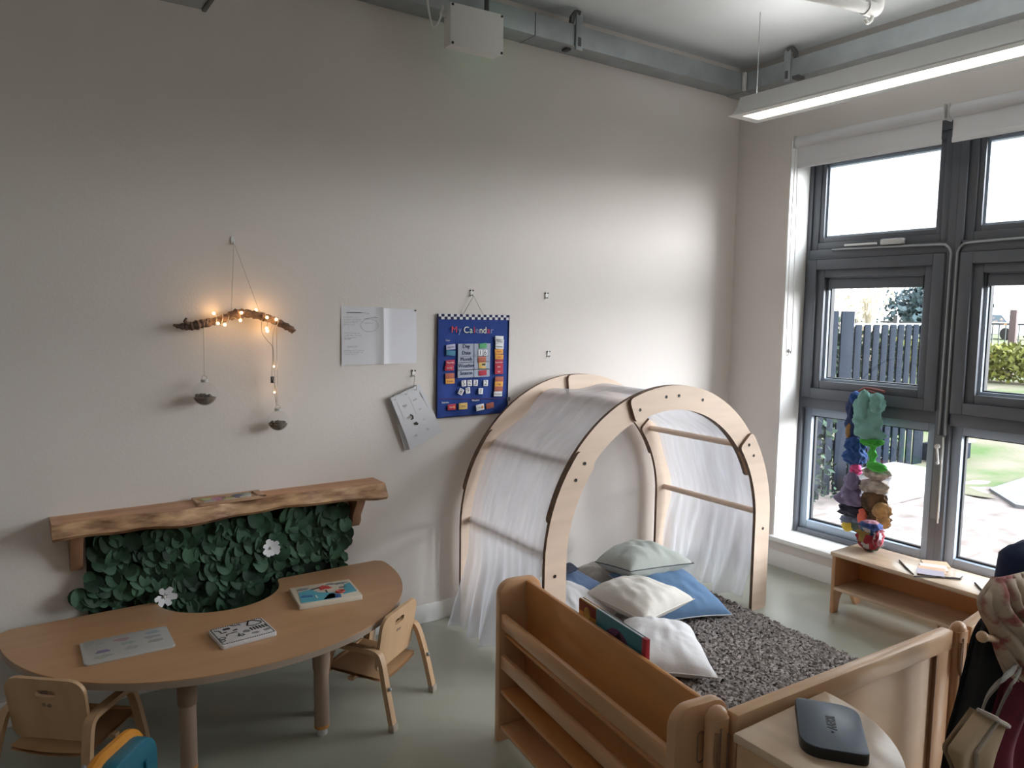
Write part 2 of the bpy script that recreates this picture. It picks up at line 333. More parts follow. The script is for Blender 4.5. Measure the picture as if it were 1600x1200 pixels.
# ---------------------------------------------------------------- windows
def ring(mb, y0, y1, z0, z1, w, x0, x1, bev=.003):
    """picture-frame ring of face width w between x0 (room side) and x1; y0<y1"""
    mb.box((x0, y0, z0), (x1, y0 + w, z1), bev); mb.box((x0, y1 - w, z0), (x1, y1, z1), bev)
    mb.box((x0, y0 + w, z0), (x1, y1 - w, z0 + w), bev); mb.box((x0, y0 + w, z1 - w), (x1, y1 - w, z1), bev)
def bay(n, yc0):
    y1 = yc0; y0 = yc0 - .90        # y1 is nearer the back wall
    rt = empty('window_%d' % n, (.25, (y0 + y1) / 2, .195), 0, kind='structure')
    m = MB(); X0, X1 = .20, .30
    e = .04
    ytop = y1 - (.012 if n == 1 else 0)
    # outer frame, mullions and transoms
    m.box((X0, y1 - e if n > 1 else y1 - .028, .195), (X1, y1, 2.66), .002); m.box((X0, y0, .195), (X1, y0 + e, 2.66), .002)
    m.box((X0, y0 + e, .195), (X1, y1 - e, .225), .002); m.box((X0, y0 + e, 2.60), (X1, y1 - e, 2.66), .002)
    m.box((X0, y0 + e, 1.012), (X1, y1 - .028, 1.078), .002); m.box((X0, y0 + e, 1.945), (X1, y1 - .028, 2.005), .002)
    struct('window_frame', m, FRAME, rt)
    a, b = y0 + e, y1 - (.028 if n == 1 else e)
    # lower fixed light: beads coloured as skylit and dark gasket
    m = MB(); ring(m, a, b, .225, 1.012, .05, .235, .29); struct('glazing_bead', m, FRAMEB, rt)
    m = MB(); ring(m, a + .05, b - .05, .275, .962, .010, .268, .29, 0); struct('gasket', m, GASKET, rt)
    # middle casement: double ring
    m = MB(); ring(m, a, b, 1.080, 1.943, .062, .185, .29, .004); ring(m, a + .062, b - .062, 1.142, 1.881, .048, .205, .29, .004)
    struct('casement_sash', m, FRAME, rt)
    m = MB(); ring(m, a + .110, b - .110, 1.19, 1.833, .016, .235, .29, 0); struct('glazing_bead', m, FRAMEB, rt)
    m = MB(); ring(m, a + .126, b - .126, 1.206, 1.817, .007, .255, .29, 0); struct('gasket', m, GASKET, rt)
    m = MB(); m.box((.225, a + .126, 1.765), (.262, b - .126, 1.825), .004); struct('sash_ventilator', m, FRAME, rt)
    m = MB(); m.box((.222, a + .118, 1.755), (.264, a + .128, 1.83), .003); m.box((.222, b - .128, 1.755), (.264, b - .118, 1.83), .003); struct('ventilator_end_cap', m, GASKET, rt)
    # top light
    m = MB(); ring(m, a, b, 2.005, 2.60, .045, .215, .29, .004); ring(m, a + .045, b - .045, 2.05, 2.555, .030, .225, .29, .003)
    struct('top_sash', m, FRAME, rt)
    m = MB(); ring(m, a + .075, b - .075, 2.08, 2.525, .012, .245, .29, 0); struct('glazing_bead', m, FRAMEB, rt)
    m = MB()
    for z0, z1, d in ((.275, .962, .05), (1.206, 1.817, .126), (2.08, 2.525, .075)): m.box((.272, a + d, z0), (.276, b - d, z1))
    struct('window_pane', m, GLASS, rt)
    return rt
for n in range(4): bay(n + 1, -.40 - .90 * n)

# ================================================================ CEILING SERVICES
# galvanised trunking along the two walls
def strap(root, along, axis):
    m = MB(); g = MB(); s = MB()
    if axis == 'x':
        m.box((along - .022, -.146, 2.965), (along + .022, -.136, 3.15), .002); s.box((along - .010, -.1475, 2.985), (along + .010, -.1455, 3.03))
        g.bar([(along - .035, -.12, 3.10), (along - .035, -.125, 3.13), (along - .02, -.135, 3.155), (along, -.142, 3.15)], .02, .022, (0, 1, 0))
        build('under_clip', MB().box((along - .05, -.10, 2.972), (along - .02, -.06, 2.986)), GALVD, root)
    else:
        m.box((-.146, along - .022, 2.965), (-.136, along + .022, 3.15), .002); s.box((-.1475, along - .010, 2.985), (-.1455, along + .010, 3.03))
        g.bar([(-.12, along - .04, 3.10), (-.125, along - .04, 3.13), (-.135, along - .025, 3.155), (-.142, along, 3.15)], .02, .022, (1, 0, 0))
        build('under_clip', MB().box((-.16, along - .09, 2.968), (-.10, along - .05, 2.986)), GALVD, root)
    b = build('hanger_strap', m, GALV, root); build('slot', s, GALVD, b); build('hanger_hook', g, GALVD, root)
t1 = empty('cable_trunking', (-2.3, -.075, 2.985), 0, 'grey galvanised steel cable trunking under the ceiling along the big back wall', 'trunking')
build('trunking_body', MB().box((-4.6, -.135, 2.985), (-.137, -.002, 3.095), .004), GALV, t1)
for x in (-2.9, -1.75): build('joint_line', MB().box((x, -.137, 2.984), (x + .003, -.0, 3.096)), GALVD, t1)
strap(t1, -1.47, 'x')
t2 = empty('cable_trunking', (-.07, -1.8, 2.985), 0, 'grey galvanised steel cable trunking under the ceiling above the windows', 'trunking')
build('trunking_body', MB().box((-.135, -3.6, 2.985), (-.002, -.137, 3.095), .004), GALV, t2)
build('corner_piece', MB().box((-.1365, -.1365, 2.98), (-.002, -.002, 3.10), .003), GALV, t2)
build('corner_strip', MB().box((-.158, -.158, 2.985), (-.138, -.138, 3.094), .002), PLASTG, t2)
strap(t2, -.45, 'y')
# another piece at the top-left edge of the frame
t3 = empty('cable_trunking', (-3.45, -.7, 2.62), 0, 'dark grey end of a hanging trunking at the top edge above the branch', 'trunking')
build('trunking_body', MB().box((-3.60, -1.0, 2.628), (-3.415, -.46, 2.70), .004), GALV, t3)
build('end_flange', MB().box((-3.415, -1.0, 2.622), (-3.40, -.46, 2.71), .003), GALVD, t3)
for x in (-3.56, -3.46): build('hanging_rod', MB().tube([(x, -.7, 2.70), (x, -.7, CH)], .004, 8), GALV, t3)

jb = empty('junction_box', (-2.16, -.25, 2.82), 0, 'white square electrical box in front of the trunking, with loose flex', 'junction box')
M0 = Matrix.Translation((-2.187, -.262, 2.872)) @ Matrix.Rotation(R(-3), 4, 'Z')
build('box_body', MB().box((-.133, -.02, -.088), (.133, .045, .090), .008, M0), PLAST, jb)
build('lid', MB().box((-.138, -.036, -.092), (.138, -.019, .094), .006, M0), PLAST, jb)
for sx, sz in ((-1, -1), (1, -1), (-1, 1), (1, 1)):
    build('lid_screw', MB().lathe([(.006, 0), (.006, .003)], M=M0 @ Matrix.Translation((sx * .127, -.036, .001 + sz * .082)) @ Matrix.Rotation(R(90), 4, 'X'), seg=10), DARK, jb)
build('gland', MB().tube([M0 @ Vector((-.13, .02, .055)), M0 @ Vector((-.158, .02, .055))], .014, 12), PLAST, jb)
def bez(P, n=24):
    P = [Vector(p) for p in P]; out = []
    P = [P[0]] + P + [P[-1]]
    for i in range(1, len(P) - 2):
        for k in range(n):
            t = k / n; a, b, c, d = P[i - 1], P[i], P[i + 1], P[i + 2]
            out.append(.5 * ((2 * b) + (-a + c) * t + (2 * a - 5 * b + 4 * c - d) * t * t + (-a + 3 * b - 3 * c + d) * t ** 3))
    out.append(P[-2]); return out
build('flex', MB().tube(bez([(-2.335, -.235, 2.925), (-2.335, -.235, 2.96), (-2.355, -.25, 2.90), (-2.39, -.25, 2.85), (-2.41, -.24, 2.93), (-2.40, -.20, 3.05), (-2.38, -.16, 3.17)], 8), .005, 8), PLAST, jb)
build('top_bracket', MB().box((-2.19, -.27, 2.955), (-2.05, -.13, 2.97), .003).tube([(-2.08, -.2, 2.965), (-2.08, -.2, 3.18)], .012, 10), GALVD, jb)
build('status_lamp', MB().ball((-2.046, -.235, 2.90), .007), mat('green_led', (.05, .6, .2), .4, emit=(.1, 1, .4), estr=6), jb)
gl = bpy.data.lights.new('green_status_light', 'POINT'); gl.energy = .012; gl.color = (.15, 1, .45); gl.shadow_soft_size = .01
go = bpy.data.objects.new('green_status_light', gl); COL.objects.link(go); go.location = (-2.02, -.20, 2.91)
# hanging white lead end near the box
o = build('dangling_cable', MB().tube(bez([(-2.66, -.22, 3.18), (-2.655, -.22, 3.08), (-2.648, -.22, 2.985)], 6), .004, 8), PLAST)
props(o, 'short white cable end dangling from the ceiling left of the white box', 'cable')

o = empty('overflow_pipe', (-.8, -1.36, 2.95), 0, 'white ceiling pipe with an elbow and small hooked end above the strip light', 'pipe')
build('pipe_run', MB().tube([(-1.40, -1.225, 2.955), (-.80, -1.355, 2.95)], .024, 16), PLAST, o)
build('elbow', MB().tube(bez([(-.835, -1.347, 2.951), (-.785, -1.358, 2.949), (-.765, -1.358, 2.975), (-.765, -1.355, 3.02)], 6), .031, 16), PLAST, o)
build('riser', MB().tube([(-.765, -1.35, 3.02), (-.765, -1.35, CH)], .016, 12), mat('red_brown_rod', (.25, .08, .06), .5), o)
build('hook', MB().tube(bez([(-.795, -1.358, 2.93), (-.805, -1.36, 2.90), (-.825, -1.355, 2.885), (-.84, -1.352, 2.90)], 6), .008, 8), PLAST, o)

# suspended strip light
def strip_light(XL, YE, YF, label, down):
    XR = XL + .23
    sl = empty('strip_light', ((XL + XR) / 2, (YE + YF) / 2, 2.65), 0, label, 'light')
    prof = [(XL, 2.652), (XL + .035, 2.70), (XL + .05, 2.745), (XR - .05, 2.745), (XR - .035, 2.70), (XR, 2.652)]
    build('housing', MB().prism(prof, YF, YE - .03, 'y'), PLASTG, sl)
    m = MB(); m.box((XL, YF, 2.645), (XL + .05, YE, 2.652)); m.box((XR - .05, YF, 2.645), (XR, YE, 2.652)); m.box((XL + .05, YE - .05, 2.645), (XR - .05, YE, 2.652)); m.box((XL + .05, YF, 2.645), (XR - .05, YF + .05, 2.652))
    build('flange', m, PLAST, sl)
    build('added_uplight', MB().box((XL + .07, YF + .05, 2.7452), (XR - .07, YE - .08, 2.748)), mat('added_uplight_glow', (.9, .9, .86), .5, emit=(1.0, .98, .95), estr=3.1), sl)  # upward glow added to brighten the ceiling and upper walls
    build('diffuser', MB().box((XL + .05, YF + .05, 2.6475), (XR - .05, YE - .05, 2.6515)), mat('lit_diffuser_%d' % (down * 100), (.9, .88, .82), .5, emit=(1.0, .90, .76), estr=down), sl)
    for y in (YE - .085, YF + .9): build('suspension_wire', MB().tube([((XL + XR) / 2, y, 2.749), ((XL + XR) / 2, y, CH - .003)], .0022, 6), GALV, sl)
strip_light(-.79, -.575, -3.9, 'long white suspended strip light, lit, hanging parallel to the windows', .9)
strip_light(-4.95, -1.3, -4.8, 'second suspended strip light, added out of view to brighten the upper left wall', .25)  # unseen lamp added to lift the dim left half of the room

# roller blinds
def blind(y0, y1, zc, label, chain):
    rt = empty('roller_blind', (-.03, (y0 + y1) / 2, zc - .14), 0, label, 'blind', 'roller blinds over the windows')
    build('roller', MB().tube([(-.048, y0, zc), (-.048, y1, zc)], .034, 20), BLIND, rt)
    build('blind_fabric', MB().box((-.060, y0 + .012, zc - .135), (-.057, y1 - .012, zc), 0), BLIND, rt)
    build('bottom_bar', MB().box((-.064, y0 + .010, zc - .155), (-.052, y1 - .010, zc - .128), .004), BLIND, rt)
    for y, s in ((y1, 1), (y0, -1)): build('end_bracket', MB().box((-.085, min(y, y + s * .008), zc - .037), (0, max(y, y + s * .008), zc + .038), .002), PLASTG, rt)
    if chain:
        build('pull_chain', MB().tube(bez([(-.055, y1 + .010, zc), (-.052, y1 + .018, zc - .6), (-.05, y1 + .012, zc - 1.22), (-.045, y1 - .01, zc - 1.245), (-.04, y1 - .018, zc - 1.2), (-.045, y1 - .012, zc - .6), (-.042, y1 + .006, zc)], 8), .0032, 6), PLAST, rt)
        build('chain_weight', MB().ball((-.046, y1 - .002, zc - 1.245), (.008, .011, .013)), PLAST, rt)
    return rt
blind(-1.335, -.482, 2.625, 'pale grey rolled blind over the whole left window, with pull chain', True)
blind(-2.245, -1.365, 2.625, 'pale grey rolled blind at the right edge, over the second window', False)

# window winders and their conduits
def winder(s, label):
    y = -1.30 + s * .0
    rt = empty('window_winder', (.19, y, .5), 0, label, 'window winder')
    return rt
ww = empty('window_winder', (.17, -1.30, .5), 0, 'grey window winder box with white crank on the mullion', 'window winder')
build('winder_box', MB().box((.168, -1.322, .49), (.199, -1.282, .955), .004), mat('winder_grey', (.17, .18, .19), .45), ww)
build('cover_strip', MB().box((.164, -1.330, .47), (.169, -1.322, .95), .003), PLAST, ww)
build('crank_hub', MB().tube([(.168, -1.302, .895), (.150, -1.302, .895)], .013, 14), PLAST, ww)
build('crank_handle', MB().tube(bez([(.152, -1.302, .895), (.146, -1.31, .86), (.146, -1.316, .815)], 6), .006, 8), PLAST, ww)
build('handle_knob', MB().ball((.142, -1.316, .808), .009), PLAST, ww)
for s, yy, lab in ((1, -1.29, 'thin grey opener conduit bending left under the first top window'), (-1, -1.322, 'thin grey opener conduit bending right under the second top window')):
    c = empty('opener_conduit', (.19, yy, .955), 0, lab, 'conduit', 'window opener conduits')
    P = [(.190, yy, .957), (.190, yy, 1.5), (.190, yy, 1.90)]
    P += [(.19, yy + s * .05 * (1 - math.cos(a)), 1.93 + .06 * math.sin(a)) for a in (0.2, .5, .8, 1.1, 1.4)]
    P += [(.19, yy + s * .12, 1.993), (.19, yy + s * .45, 1.999), (.19, yy + s * .70, 2.0)]
    build('conduit_tube', MB().tube(bez(P, 4), .0065, 8), mat('conduit_grey', (.33, .35, .37), .35, metal=.4), c)
    if s > 0: build('chain_opener', MB().box((.170, -1.03, 2.008), (.212, -.90, 2.040), .006), PLASTG, c)
    else: build('chain_opener', MB().box((.170, -1.95, 2.008), (.212, -1.75, 2.040), .006), PLASTG, c)
    build('opener_arm', MB().tube([(.19, yy + s * .42, 2.02), (.19, yy + s * .62, 2.022)], .006, 8), PLAST, c)

# ================================================================ ON THE BACK WALL
def at(px, py, axis, val):
    """the point of the world plane axis = val seen at photograph pixel (px, py)"""
    d = _r * ((px - 800) / 1171.756) + _u * (-(py - 600) / 1171.756) + _f
    i = 'xyz'.index(axis); return CAM + d * ((val - CAM[i]) / d[i])
def wall_hook(x, z, label, name='wall_hook', pins=True):
    rt = empty(name, (x, -.006, z), 0, label, 'hook')
    build('hook_plate', MB().prism(rrect(-.007, -.018, .007, .018, .006), -.004, 0.0, 'y', 0, Matrix.Translation((x, -.001, z))), PLAST, rt)
    build('hook_arm', MB().tube(bez([(x, -.004, z - .010), (x, -.018, z - .016), (x, -.020, z - .004)], 5), .003, 8), PLAST, rt)
    if pins:
        for s in (-1, 1): build('pin', MB().ball((x + s * .008, -.005, z + .012), .004), DARK, rt)
    return rt
wall_hook(-2.031, 1.692, 'small wall hook holding the blue fabric chart')
wall_hook(-1.55, 1.690, 'small bare wall hook right of the blue fabric chart')
wall_hook(-1.53, 1.368, 'small bare wall hook above the wooden arch')
wall_hook(-2.363, 1.290, 'small wall hook holding the laminated sheets')
wall_hook(-3.212, 1.882, 'small white wall hook at the top of the branch strings', pins=False)

# --- fabric calendar
cal = empty('fabric_calendar', (-2.02, -.012, 1.057), 0, 'royal blue fabric weather chart hung on the wall, with cards', 'calendar')
def calg(u, v):
    x = -2.231 + .427 * u - .008 * v * (1 - u) ; z = 1.583 - .003 * u - .524 * v + .004 * u * v
    return Vector((x, -.010 - .004 * math.sin(u * 9 + v * 2) * v - .003 * math.sin(u * 23) * v, z))
m = MB(); m.grid(lambda u, v: calg(u, v), 40, 40)
n = len(m.v); m.grid(lambda u, v: calg(u, v) + Vector((0, .006, 0)), 40, 40)
build('felt_panel', m, CALB, cal)
def q(zx, zy, off=-.018): return at(680 + zx / 6.669, 480 + zy / 6.667, 'y', off)
m = MB()
for i in range(24):
    for j in range(2):
        p = calg(i / 24, j * .025) + Vector((0, -.003, 0)); m.box((p.x, p.y - .001, p.z - .0135), (p.x + .0177, p.y, p.z), mi=(i + j) % 2)
build('check_strip', m, [CARDW, CALN], cal)
m = MB(); m.box((-2.246, -.014, 1.057), (-1.806, -.006, 1.062)); m.bar([calg(0, 0), calg(0, .5), calg(0, 1)], .010, .004, (0, 1, 0)); m.bar([calg(1, 0), calg(1, .5), calg(1, 1)], .010, .004, (0, 1, 0))
build('bound_edge', m, CALN, cal)
build('hanging_cord', MB().tube([(-2.085, -.012, 1.582), (-2.031, -.022, 1.676), (-1.965, -.012, 1.580)], .0018, 6), STRING, cal)
build('size_tag', MB().prism(rrect(-1.812, 1.122, -1.792, 1.142, .004), -.016, -.013, 'y'), mat('grey_tag', (.12, .13, .16), .7), cal)
# title
TC = {'r': mat('title_red', (.62, .03, .05), .6), 'w': mat('title_white', (.75, .78, .62), .6), 'b': mat('title_blue', (.20, .22, .45), .6), 'n': mat('title_green', (.55, .72, .55), .6)}
T = 'My Calendar'; cs = 'rb wnrbwwrb'; xs = [200, 258, 0, 325, 375, 408, 436, 478, 517, 556, 592]
groups = {}
for ch, c, zx in zip(T, cs, xs):
    if ch != ' ': groups.setdefault(c, []).append((ch, zx))
for c, L_ in groups.items():
    for ch, zx in L_:
        m = MB(); p = q(zx, 236 + (zx - 200) * .022); text_mb(m, ch, wall_M(p.x, p.z, p.y), .047); build('title_letter', m, TC[c], cal)
# grid of five rows
rows = [('Day', 408), ('Date', 476), ('Month', 543), ('Weather', 610), ('Season', 687)]
ys = [380, 437, 512, 573, 650, 725]
for i, (w, zy) in enumerate(rows):
    m = MB(); tl = q(238 - i * 1, ys[i] + 2); br = q(574 - i * 2, ys[i + 1] - 3); m.box((tl.x, -.0195, br.z), (br.x, -.0165, tl.z))
    c = build('row_cell', m, CALG, cal)
    p = q(325, zy, -.0205); m = MB(); text_mb(m, w, wall_M(p.x, p.z, p.y), .027); build('row_word', m, CALN, c)
    m = MB(); p = q(409, 0, -.0205); m.box((p.x - .001, -.0208, br.z), (p.x + .001, -.0195, tl.z)); build('divider_line', m, CALN, c)
def card(zx, zy, w, h, ma, rot=0.0, word=None, wm=None, ws=None):
    p = q(zx, zy, -.0215); M = wall_M(p.x, p.z, p.y, R(rot)); s = 1 / 6.667 / 1172 * 4.05
    m = MB(); m.box((-w * s / 2, -h * s / 2, -.0010), (w * s / 2, h * s / 2, .0016), .0006, M); c = build('card', m, ma, cal)
    if word:
        m = MB(); text_mb(m, word, M @ Matrix.Translation((0, 0, .0018)), ws or h * s * .42, 0, .0003); build('card_word', m, wm or INKD, c)
    return c
card(497, 402, 88, 50, GREEN, -4)
card(470, 475, 48, 60, CARDW, 0, '1', INKD, .034); card(521, 475, 48, 60, CARDW, 0, '6', INKD, .034)
card(487, 545, 92, 58, RUST, -2); card(490, 608, 80, 58, YELL, 3); card(507, 600, 50, 26, CARDW, 3); card(495, 684, 92, 52, RED, -3)
for zx, zy, ma, wd, wm, rt_ in ((162, 415, LTXT, 'Saturday', CALN, -5), (162, 478, TEALF, None, None, 4), (157, 577, RED, 'Thursday', CARDW, -3), (148, 633, RED, 'Sunday', CARDW, 0), (152, 714, RUST, None, None, 0), (154, 770, ORANGE, 'Tuesday', CALN, 0),
        (668, 325, CARDW, None, None, 2), (672, 358, CARDW, 'January', CALN, 5), (670, 410, CARDW, 'February', CALN, 2), (664, 462, ORANGE, 'March', RED, -2), (667, 518, ORANGE, 'April', RED, 3), (664, 574, RED, 'September', CARDW, 0), (664, 620, RED, 'June', CARDW, 0), (664, 670, RED, 'July', CARDW, 0),
        (667, 748, RUST, None, None, 2), (663, 800, ORANGE, 'Foggy', CALN, 2), (660, 850, RUST, None, None, 2), (654, 903, CARDW, 'December', CALN, 2)):
    card(zx, zy, 100, 50, ma, rt_, wd, wm, .011)
for zx, zy, d, r_ in ((298, 793, '5', -4), (358, 790, '2', -3), (420, 788, '3', 3), (526, 790, '2', 2), (268, 880, '8', 28), (340, 868, '9', -5), (474, 874, '1', 3)): card(zx, zy, 52, 60, CARDW, r_, d, INKD, .034)
card(172, 1040, 92, 56, RED, 0, 'Spring', CARDW, .011); card(290, 1030, 98, 62, YELL, 0, 'Windy', CALN, .010); card(468, 1043, 94, 62, CARDW, -7, 'Snowy', CALN, .010); card(570, 1025, 92, 56, RUST, -8)
m = MB(); m.lathe([(.006, 0), (.006, .001)], M=wall_M(*[q(196, 1040, -.0235)[i] for i in (0, 2)], -.0235)); m2 = q(492, 1040, -.0235); m.lathe([(.007, 0), (.007, .001)], M=wall_M(m2.x, m2.z, -.0235))
build('card_picture', m, mat('sun_orange', (.8, .3, .05), .6), cal)
m = MB()
for zx, zy, w in ((132, 344, 'Days'), (105, 993, 'Seasons'), (422, 970, 'Weather')):
    p = q(zx, zy); text_mb(m, w, wall_M(p.x, p.z, p.y), .013)
build('pocket_words', m, CARDW, cal)
p0 = q(40, 955); p1 = q(735, 950); build('pocket_seam', MB().tube([p0, p1], .0015, 6), mat('plum_thread', (.10, .02, .10), .8), cal)

# --- unfolded sheet of paper with handwriting
pp = empty('paper_sheet', (-2.54, -.004, 1.34), 0, 'large unfolded white paper with handwriting and a drawn oval, pinned to the wall', 'paper')
def pg(u, v): return Vector((-2.735 + .392 * u, -.004 - .010 * math.exp(-((u - .535) / .05) ** 2) * .8 - .002 * math.sin(v * 5), 1.340 + .274 * v - .006 * u * v))
m = MB(); m.grid(lambda u, v: pg(u * .535, v), 14, 6); m.grid(lambda u, v: pg(u * .535, v) + Vector((0, .0012, 0)), 14, 6); build('left_page', m, PAPER, pp)
m = MB(); m.grid(lambda u, v: pg(.535 + u * .455, v * .985), 14, 6); m.grid(lambda u, v: pg(.535 + u * .455, v * .985) + Vector((0, .0012, 0)), 14, 6); build('right_page', m, PAPER2, pp)
def wz(zx, zy, off=-.0075): return at(500 + zx / 4.1375, 430 + zy / 4.138, 'y', off)
m = MB()
random.seed(11)
for zy, x0, x1 in ((272, 150, 240), (288, 150, 250), (303, 155, 262), (318, 150, 225), (374, 152, 262), (390, 152, 268), (404, 150, 240), (412, 155, 180), (460, 172, 245), (468, 180, 235), (487, 152, 265), (498, 155, 262), (512, 155, 230)):
    x = x0
    while x < x1:
        w = random.uniform(9, 26); P = [wz(x + k * 2.2, zy + random.uniform(-4, 4)) for k in range(int(w / 2.2) + 2)]; m.tube(P, .00042, 4); x += w + 7
el = [wz(321 + 57 * math.cos(a), 324 + 41 * math.sin(a)) for a in np.linspace(0, 6.3, 40)]; m.tube(el, .0007, 4)
for x in (284, 300, 318, 334): m.tube([wz(x + k * 2.5, 309 + random.uniform(-4, 4)) for k in range(6)], .0005, 4)
build('pencil_writing', m, INK, pp)
m = MB(); m.tube([wz(172, 240), wz(268, 242)], .0013, 4); m.tube([wz(268, 242), wz(318, 246)], .0006, 4); m.tube([wz(285, 283), wz(320, 277), wz(372, 274)], .0008, 4)
build('pen_rule', m, INKD, pp)
build('pin', MB().ball((-2.353, -.006, 1.598), .004), DARK, pp)

# --- laminated sheets hanging from their hook
lm_ = empty('laminated_sheets', (-2.36, -.02, .906), 0, 'bundle of laminated picture sheets hanging crooked below the paper', 'laminated sheets')
ax = at(609, 622, 'y', -.02); bx = at(655, 600, 'y', -.02); cx_ = at(690, 674, 'y', -.02); dx_ = at(640, 703, 'y', -.02)
for k, (dy, sh) in enumerate(((-.004, -.020), (-.010, -.010), (-.017, 0.0))):
    A, B, C_, D = [p + Vector((sh * f, dy + .010, sh * .2 * f)) for p, f in ((ax, .3), (bx, .3), (cx_, 1), (dx_, 1))]
    m = MB(); f = lambda u, v: (A * (1 - u) + B * u) * (1 - v) + (D * (1 - u) + C_ * u) * v + Vector((0, -.006 * math.sin(v * 3.1), 0))
    m.grid(f, 6, 8); m.grid(lambda u, v: f(u, v) + Vector((0, .0012, 0)), 6, 8)
    s_ = build('sheet', m, LAMI, lm_)
    if k == 2:
        g = lambda u, v: f(u, v) + Vector((0, -.0012, 0)); m = MB()
        for (u, v, k2) in ((.34, .22, 0), (.68, .2, 0), (.32, .44, 0), (.72, .40, 1), (.72, .60, 1), (.34, .8, 1), (.7, .8, 1)):
            for t in range(3): m.tube([g(u - .09 + .018 * j, v + random.uniform(-.012, .012) + .012 * t) for j in range(8 if k2 == 0 else 5)], .0006 if k2 == 0 else .0004, 4)
        for u in (.14, .52, .9):
            m.tube([g(u, .1 + j * .05) for j in range(8)], .0004, 4)
        build('drawn_symbols', m, INK, s_)
        m = MB(); m.tube([g(.36, .42), g(.40, .455), g(.385, .50), g(.33, .50)], .0035, 6); m.tube([g(.36, .61), g(.42, .60), g(.44, .635)], .006, 6); m.tube([g(.88, .14), g(.89, .26)], .001, 4)
        build('black_symbols', m, INKD, s_)
for p in (ax.lerp(bx, .12), ax.lerp(bx, .5), ax.lerp(bx, .82)):
    build('binding_ring', MB().tube([p + Vector((0, -.016 + .012 * math.cos(a), .012 * math.sin(a) - .004)) for a in np.linspace(0, 6.28, 13)], .0014, 6), PLASTG, lm_)
build('hanging_loop', MB().tube([ax.lerp(bx, .78) + Vector((0, -.008, -.004)), Vector((-2.363, -.018, 1.280))], .0015, 6), STRING, lm_)

# --- driftwood branch with lights
br = empty('driftwood_branch', (-3.2, -.045, 1.5), 0, 'knobbly driftwood branch hung on the wall by two strings', 'branch')
BP = [(-3.452, 1.523, .006), (-3.425, 1.522, .012), (-3.40, 1.522, .014), (-3.372, 1.528, .017), (-3.335, 1.537, .014), (-3.29, 1.547, .014), (-3.25, 1.562, .014), (-3.215, 1.573, .019), (-3.18, 1.577, .016), (-3.14, 1.572, .015), (-3.10, 1.562, .015), (-3.06, 1.548, .014), (-3.02, 1.530, .014), (-2.985, 1.511, .013), (-2.972, 1.497, .010)]
PB = bez([(x, -.045 + .006 * math.sin(i * 1.7), z) for i, (x, z, r) in enumerate(BP)], 4)
rb = np.interp(np.linspace(0, 1, len(PB)), np.linspace(0, 1, len(BP)), [b[2] * 1.12 for b in BP])
m = MB(); m.tube(PB, [float(r * (1 + .16 * math.sin(i * 2.3))) for i, r in enumerate(rb)], 12)
m.tube([(-3.40, -.05, 1.525), (-3.42, -.055, 1.545), (-3.413, -.055, 1.556)], [.011, .008, .005], 8); m.tube([(-3.43, -.045, 1.52), (-3.462, -.045, 1.528)], [.009, .005], 8)
m.ball((-3.215, -.05, 1.582), (.018, .014, .012)); m.ball((-3.10, -.05, 1.556), (.015, .016, .013)); m.ball((-3.335, -.05, 1.53), (.02, .014, .012))
build('branch_wood', m, BARK, br)
m = MB(); m.tube([(-3.235, -.045, 1.58), (-3.212, -.02, 1.874)], .0011, 6); m.tube([(-3.115, -.045, 1.575), (-3.212, -.02, 1.874)], .0011, 6); build('hanging_string', m, STRING, br)
m = MB()
for x, z in ((-3.335, 1.537), (-3.25, 1.562), (-3.10, 1.562), (-3.045, 1.542), (-3.30, 1.545), (-3.275, 1.552)): m.tube([(x + .004 * math.sin(a), -.045 + .019 * math.cos(a), z + .019 * math.sin(a)) for a in np.linspace(0, 6.3, 13)], .0016, 6)
build('string_binding', m, STRING, br)

fl = empty('fairy_lights', (-3.15, -.06, 1.2), 0, 'string of lit warm fairy lights wound round the branch and down', 'fairy lights')
def zb(zx, zy, off=-.068): return at(250 + zx / 3.528, 360 + zy / 3.529, 'y', off)
BL = [(297, 458, -.03), (320, 513, -.075), (357, 520, -.075), (449, 454, -.07), (443, 496, -.072), (529, 440, -.03), (590, 480, -.07), (588, 540, -.035), (592, 556, -.06), (640, 491, -.07), (628, 750, -.055), (631, 893, -.055)]
PT = [zb(a, b, o_) for a, b, o_ in BL]
m = MB(); m.tube(bez([PT[0], PT[1], PT[2], (PT[2] + PT[4]) / 2 + Vector((0, 0, .02)), PT[4], PT[3], PT[5], PT[6], PT[8], PT[9]], 6), .0011, 6)
m.tube(bez([PT[9], zb(622, 580), zb(626, 680), PT[10], zb(633, 820), PT[11], zb(642, 965)], 6), .0011, 6)
m.tube(bez([zb(560, 500), zb(562, 560), zb(590, 605), zb(618, 640), zb(622, 700), zb(618, 800), zb(640, 880), zb(640, 965)], 6), .0013, 6)
build('light_wire', m, WIRE, fl)
build('plug_joint', MB().box(zb(613, 842, -.06), zb(625, 805, -.052)), DARK, fl)
for i, p in enumerate(PT):
    build('bulb', MB().ball(p, .0062 if i < 10 else .004, u=10, v=8), BULB, fl)
    l = bpy.data.lights.new('fairy_glow', 'POINT'); l.energy = .022 if i < 10 else .010; l.color = (1, .55, .22); l.shadow_soft_size = .012
    lo = bpy.data.objects.new('fairy_glow', l); COL.objects.link(lo); lo.location = p + Vector((0, -.010, .006))

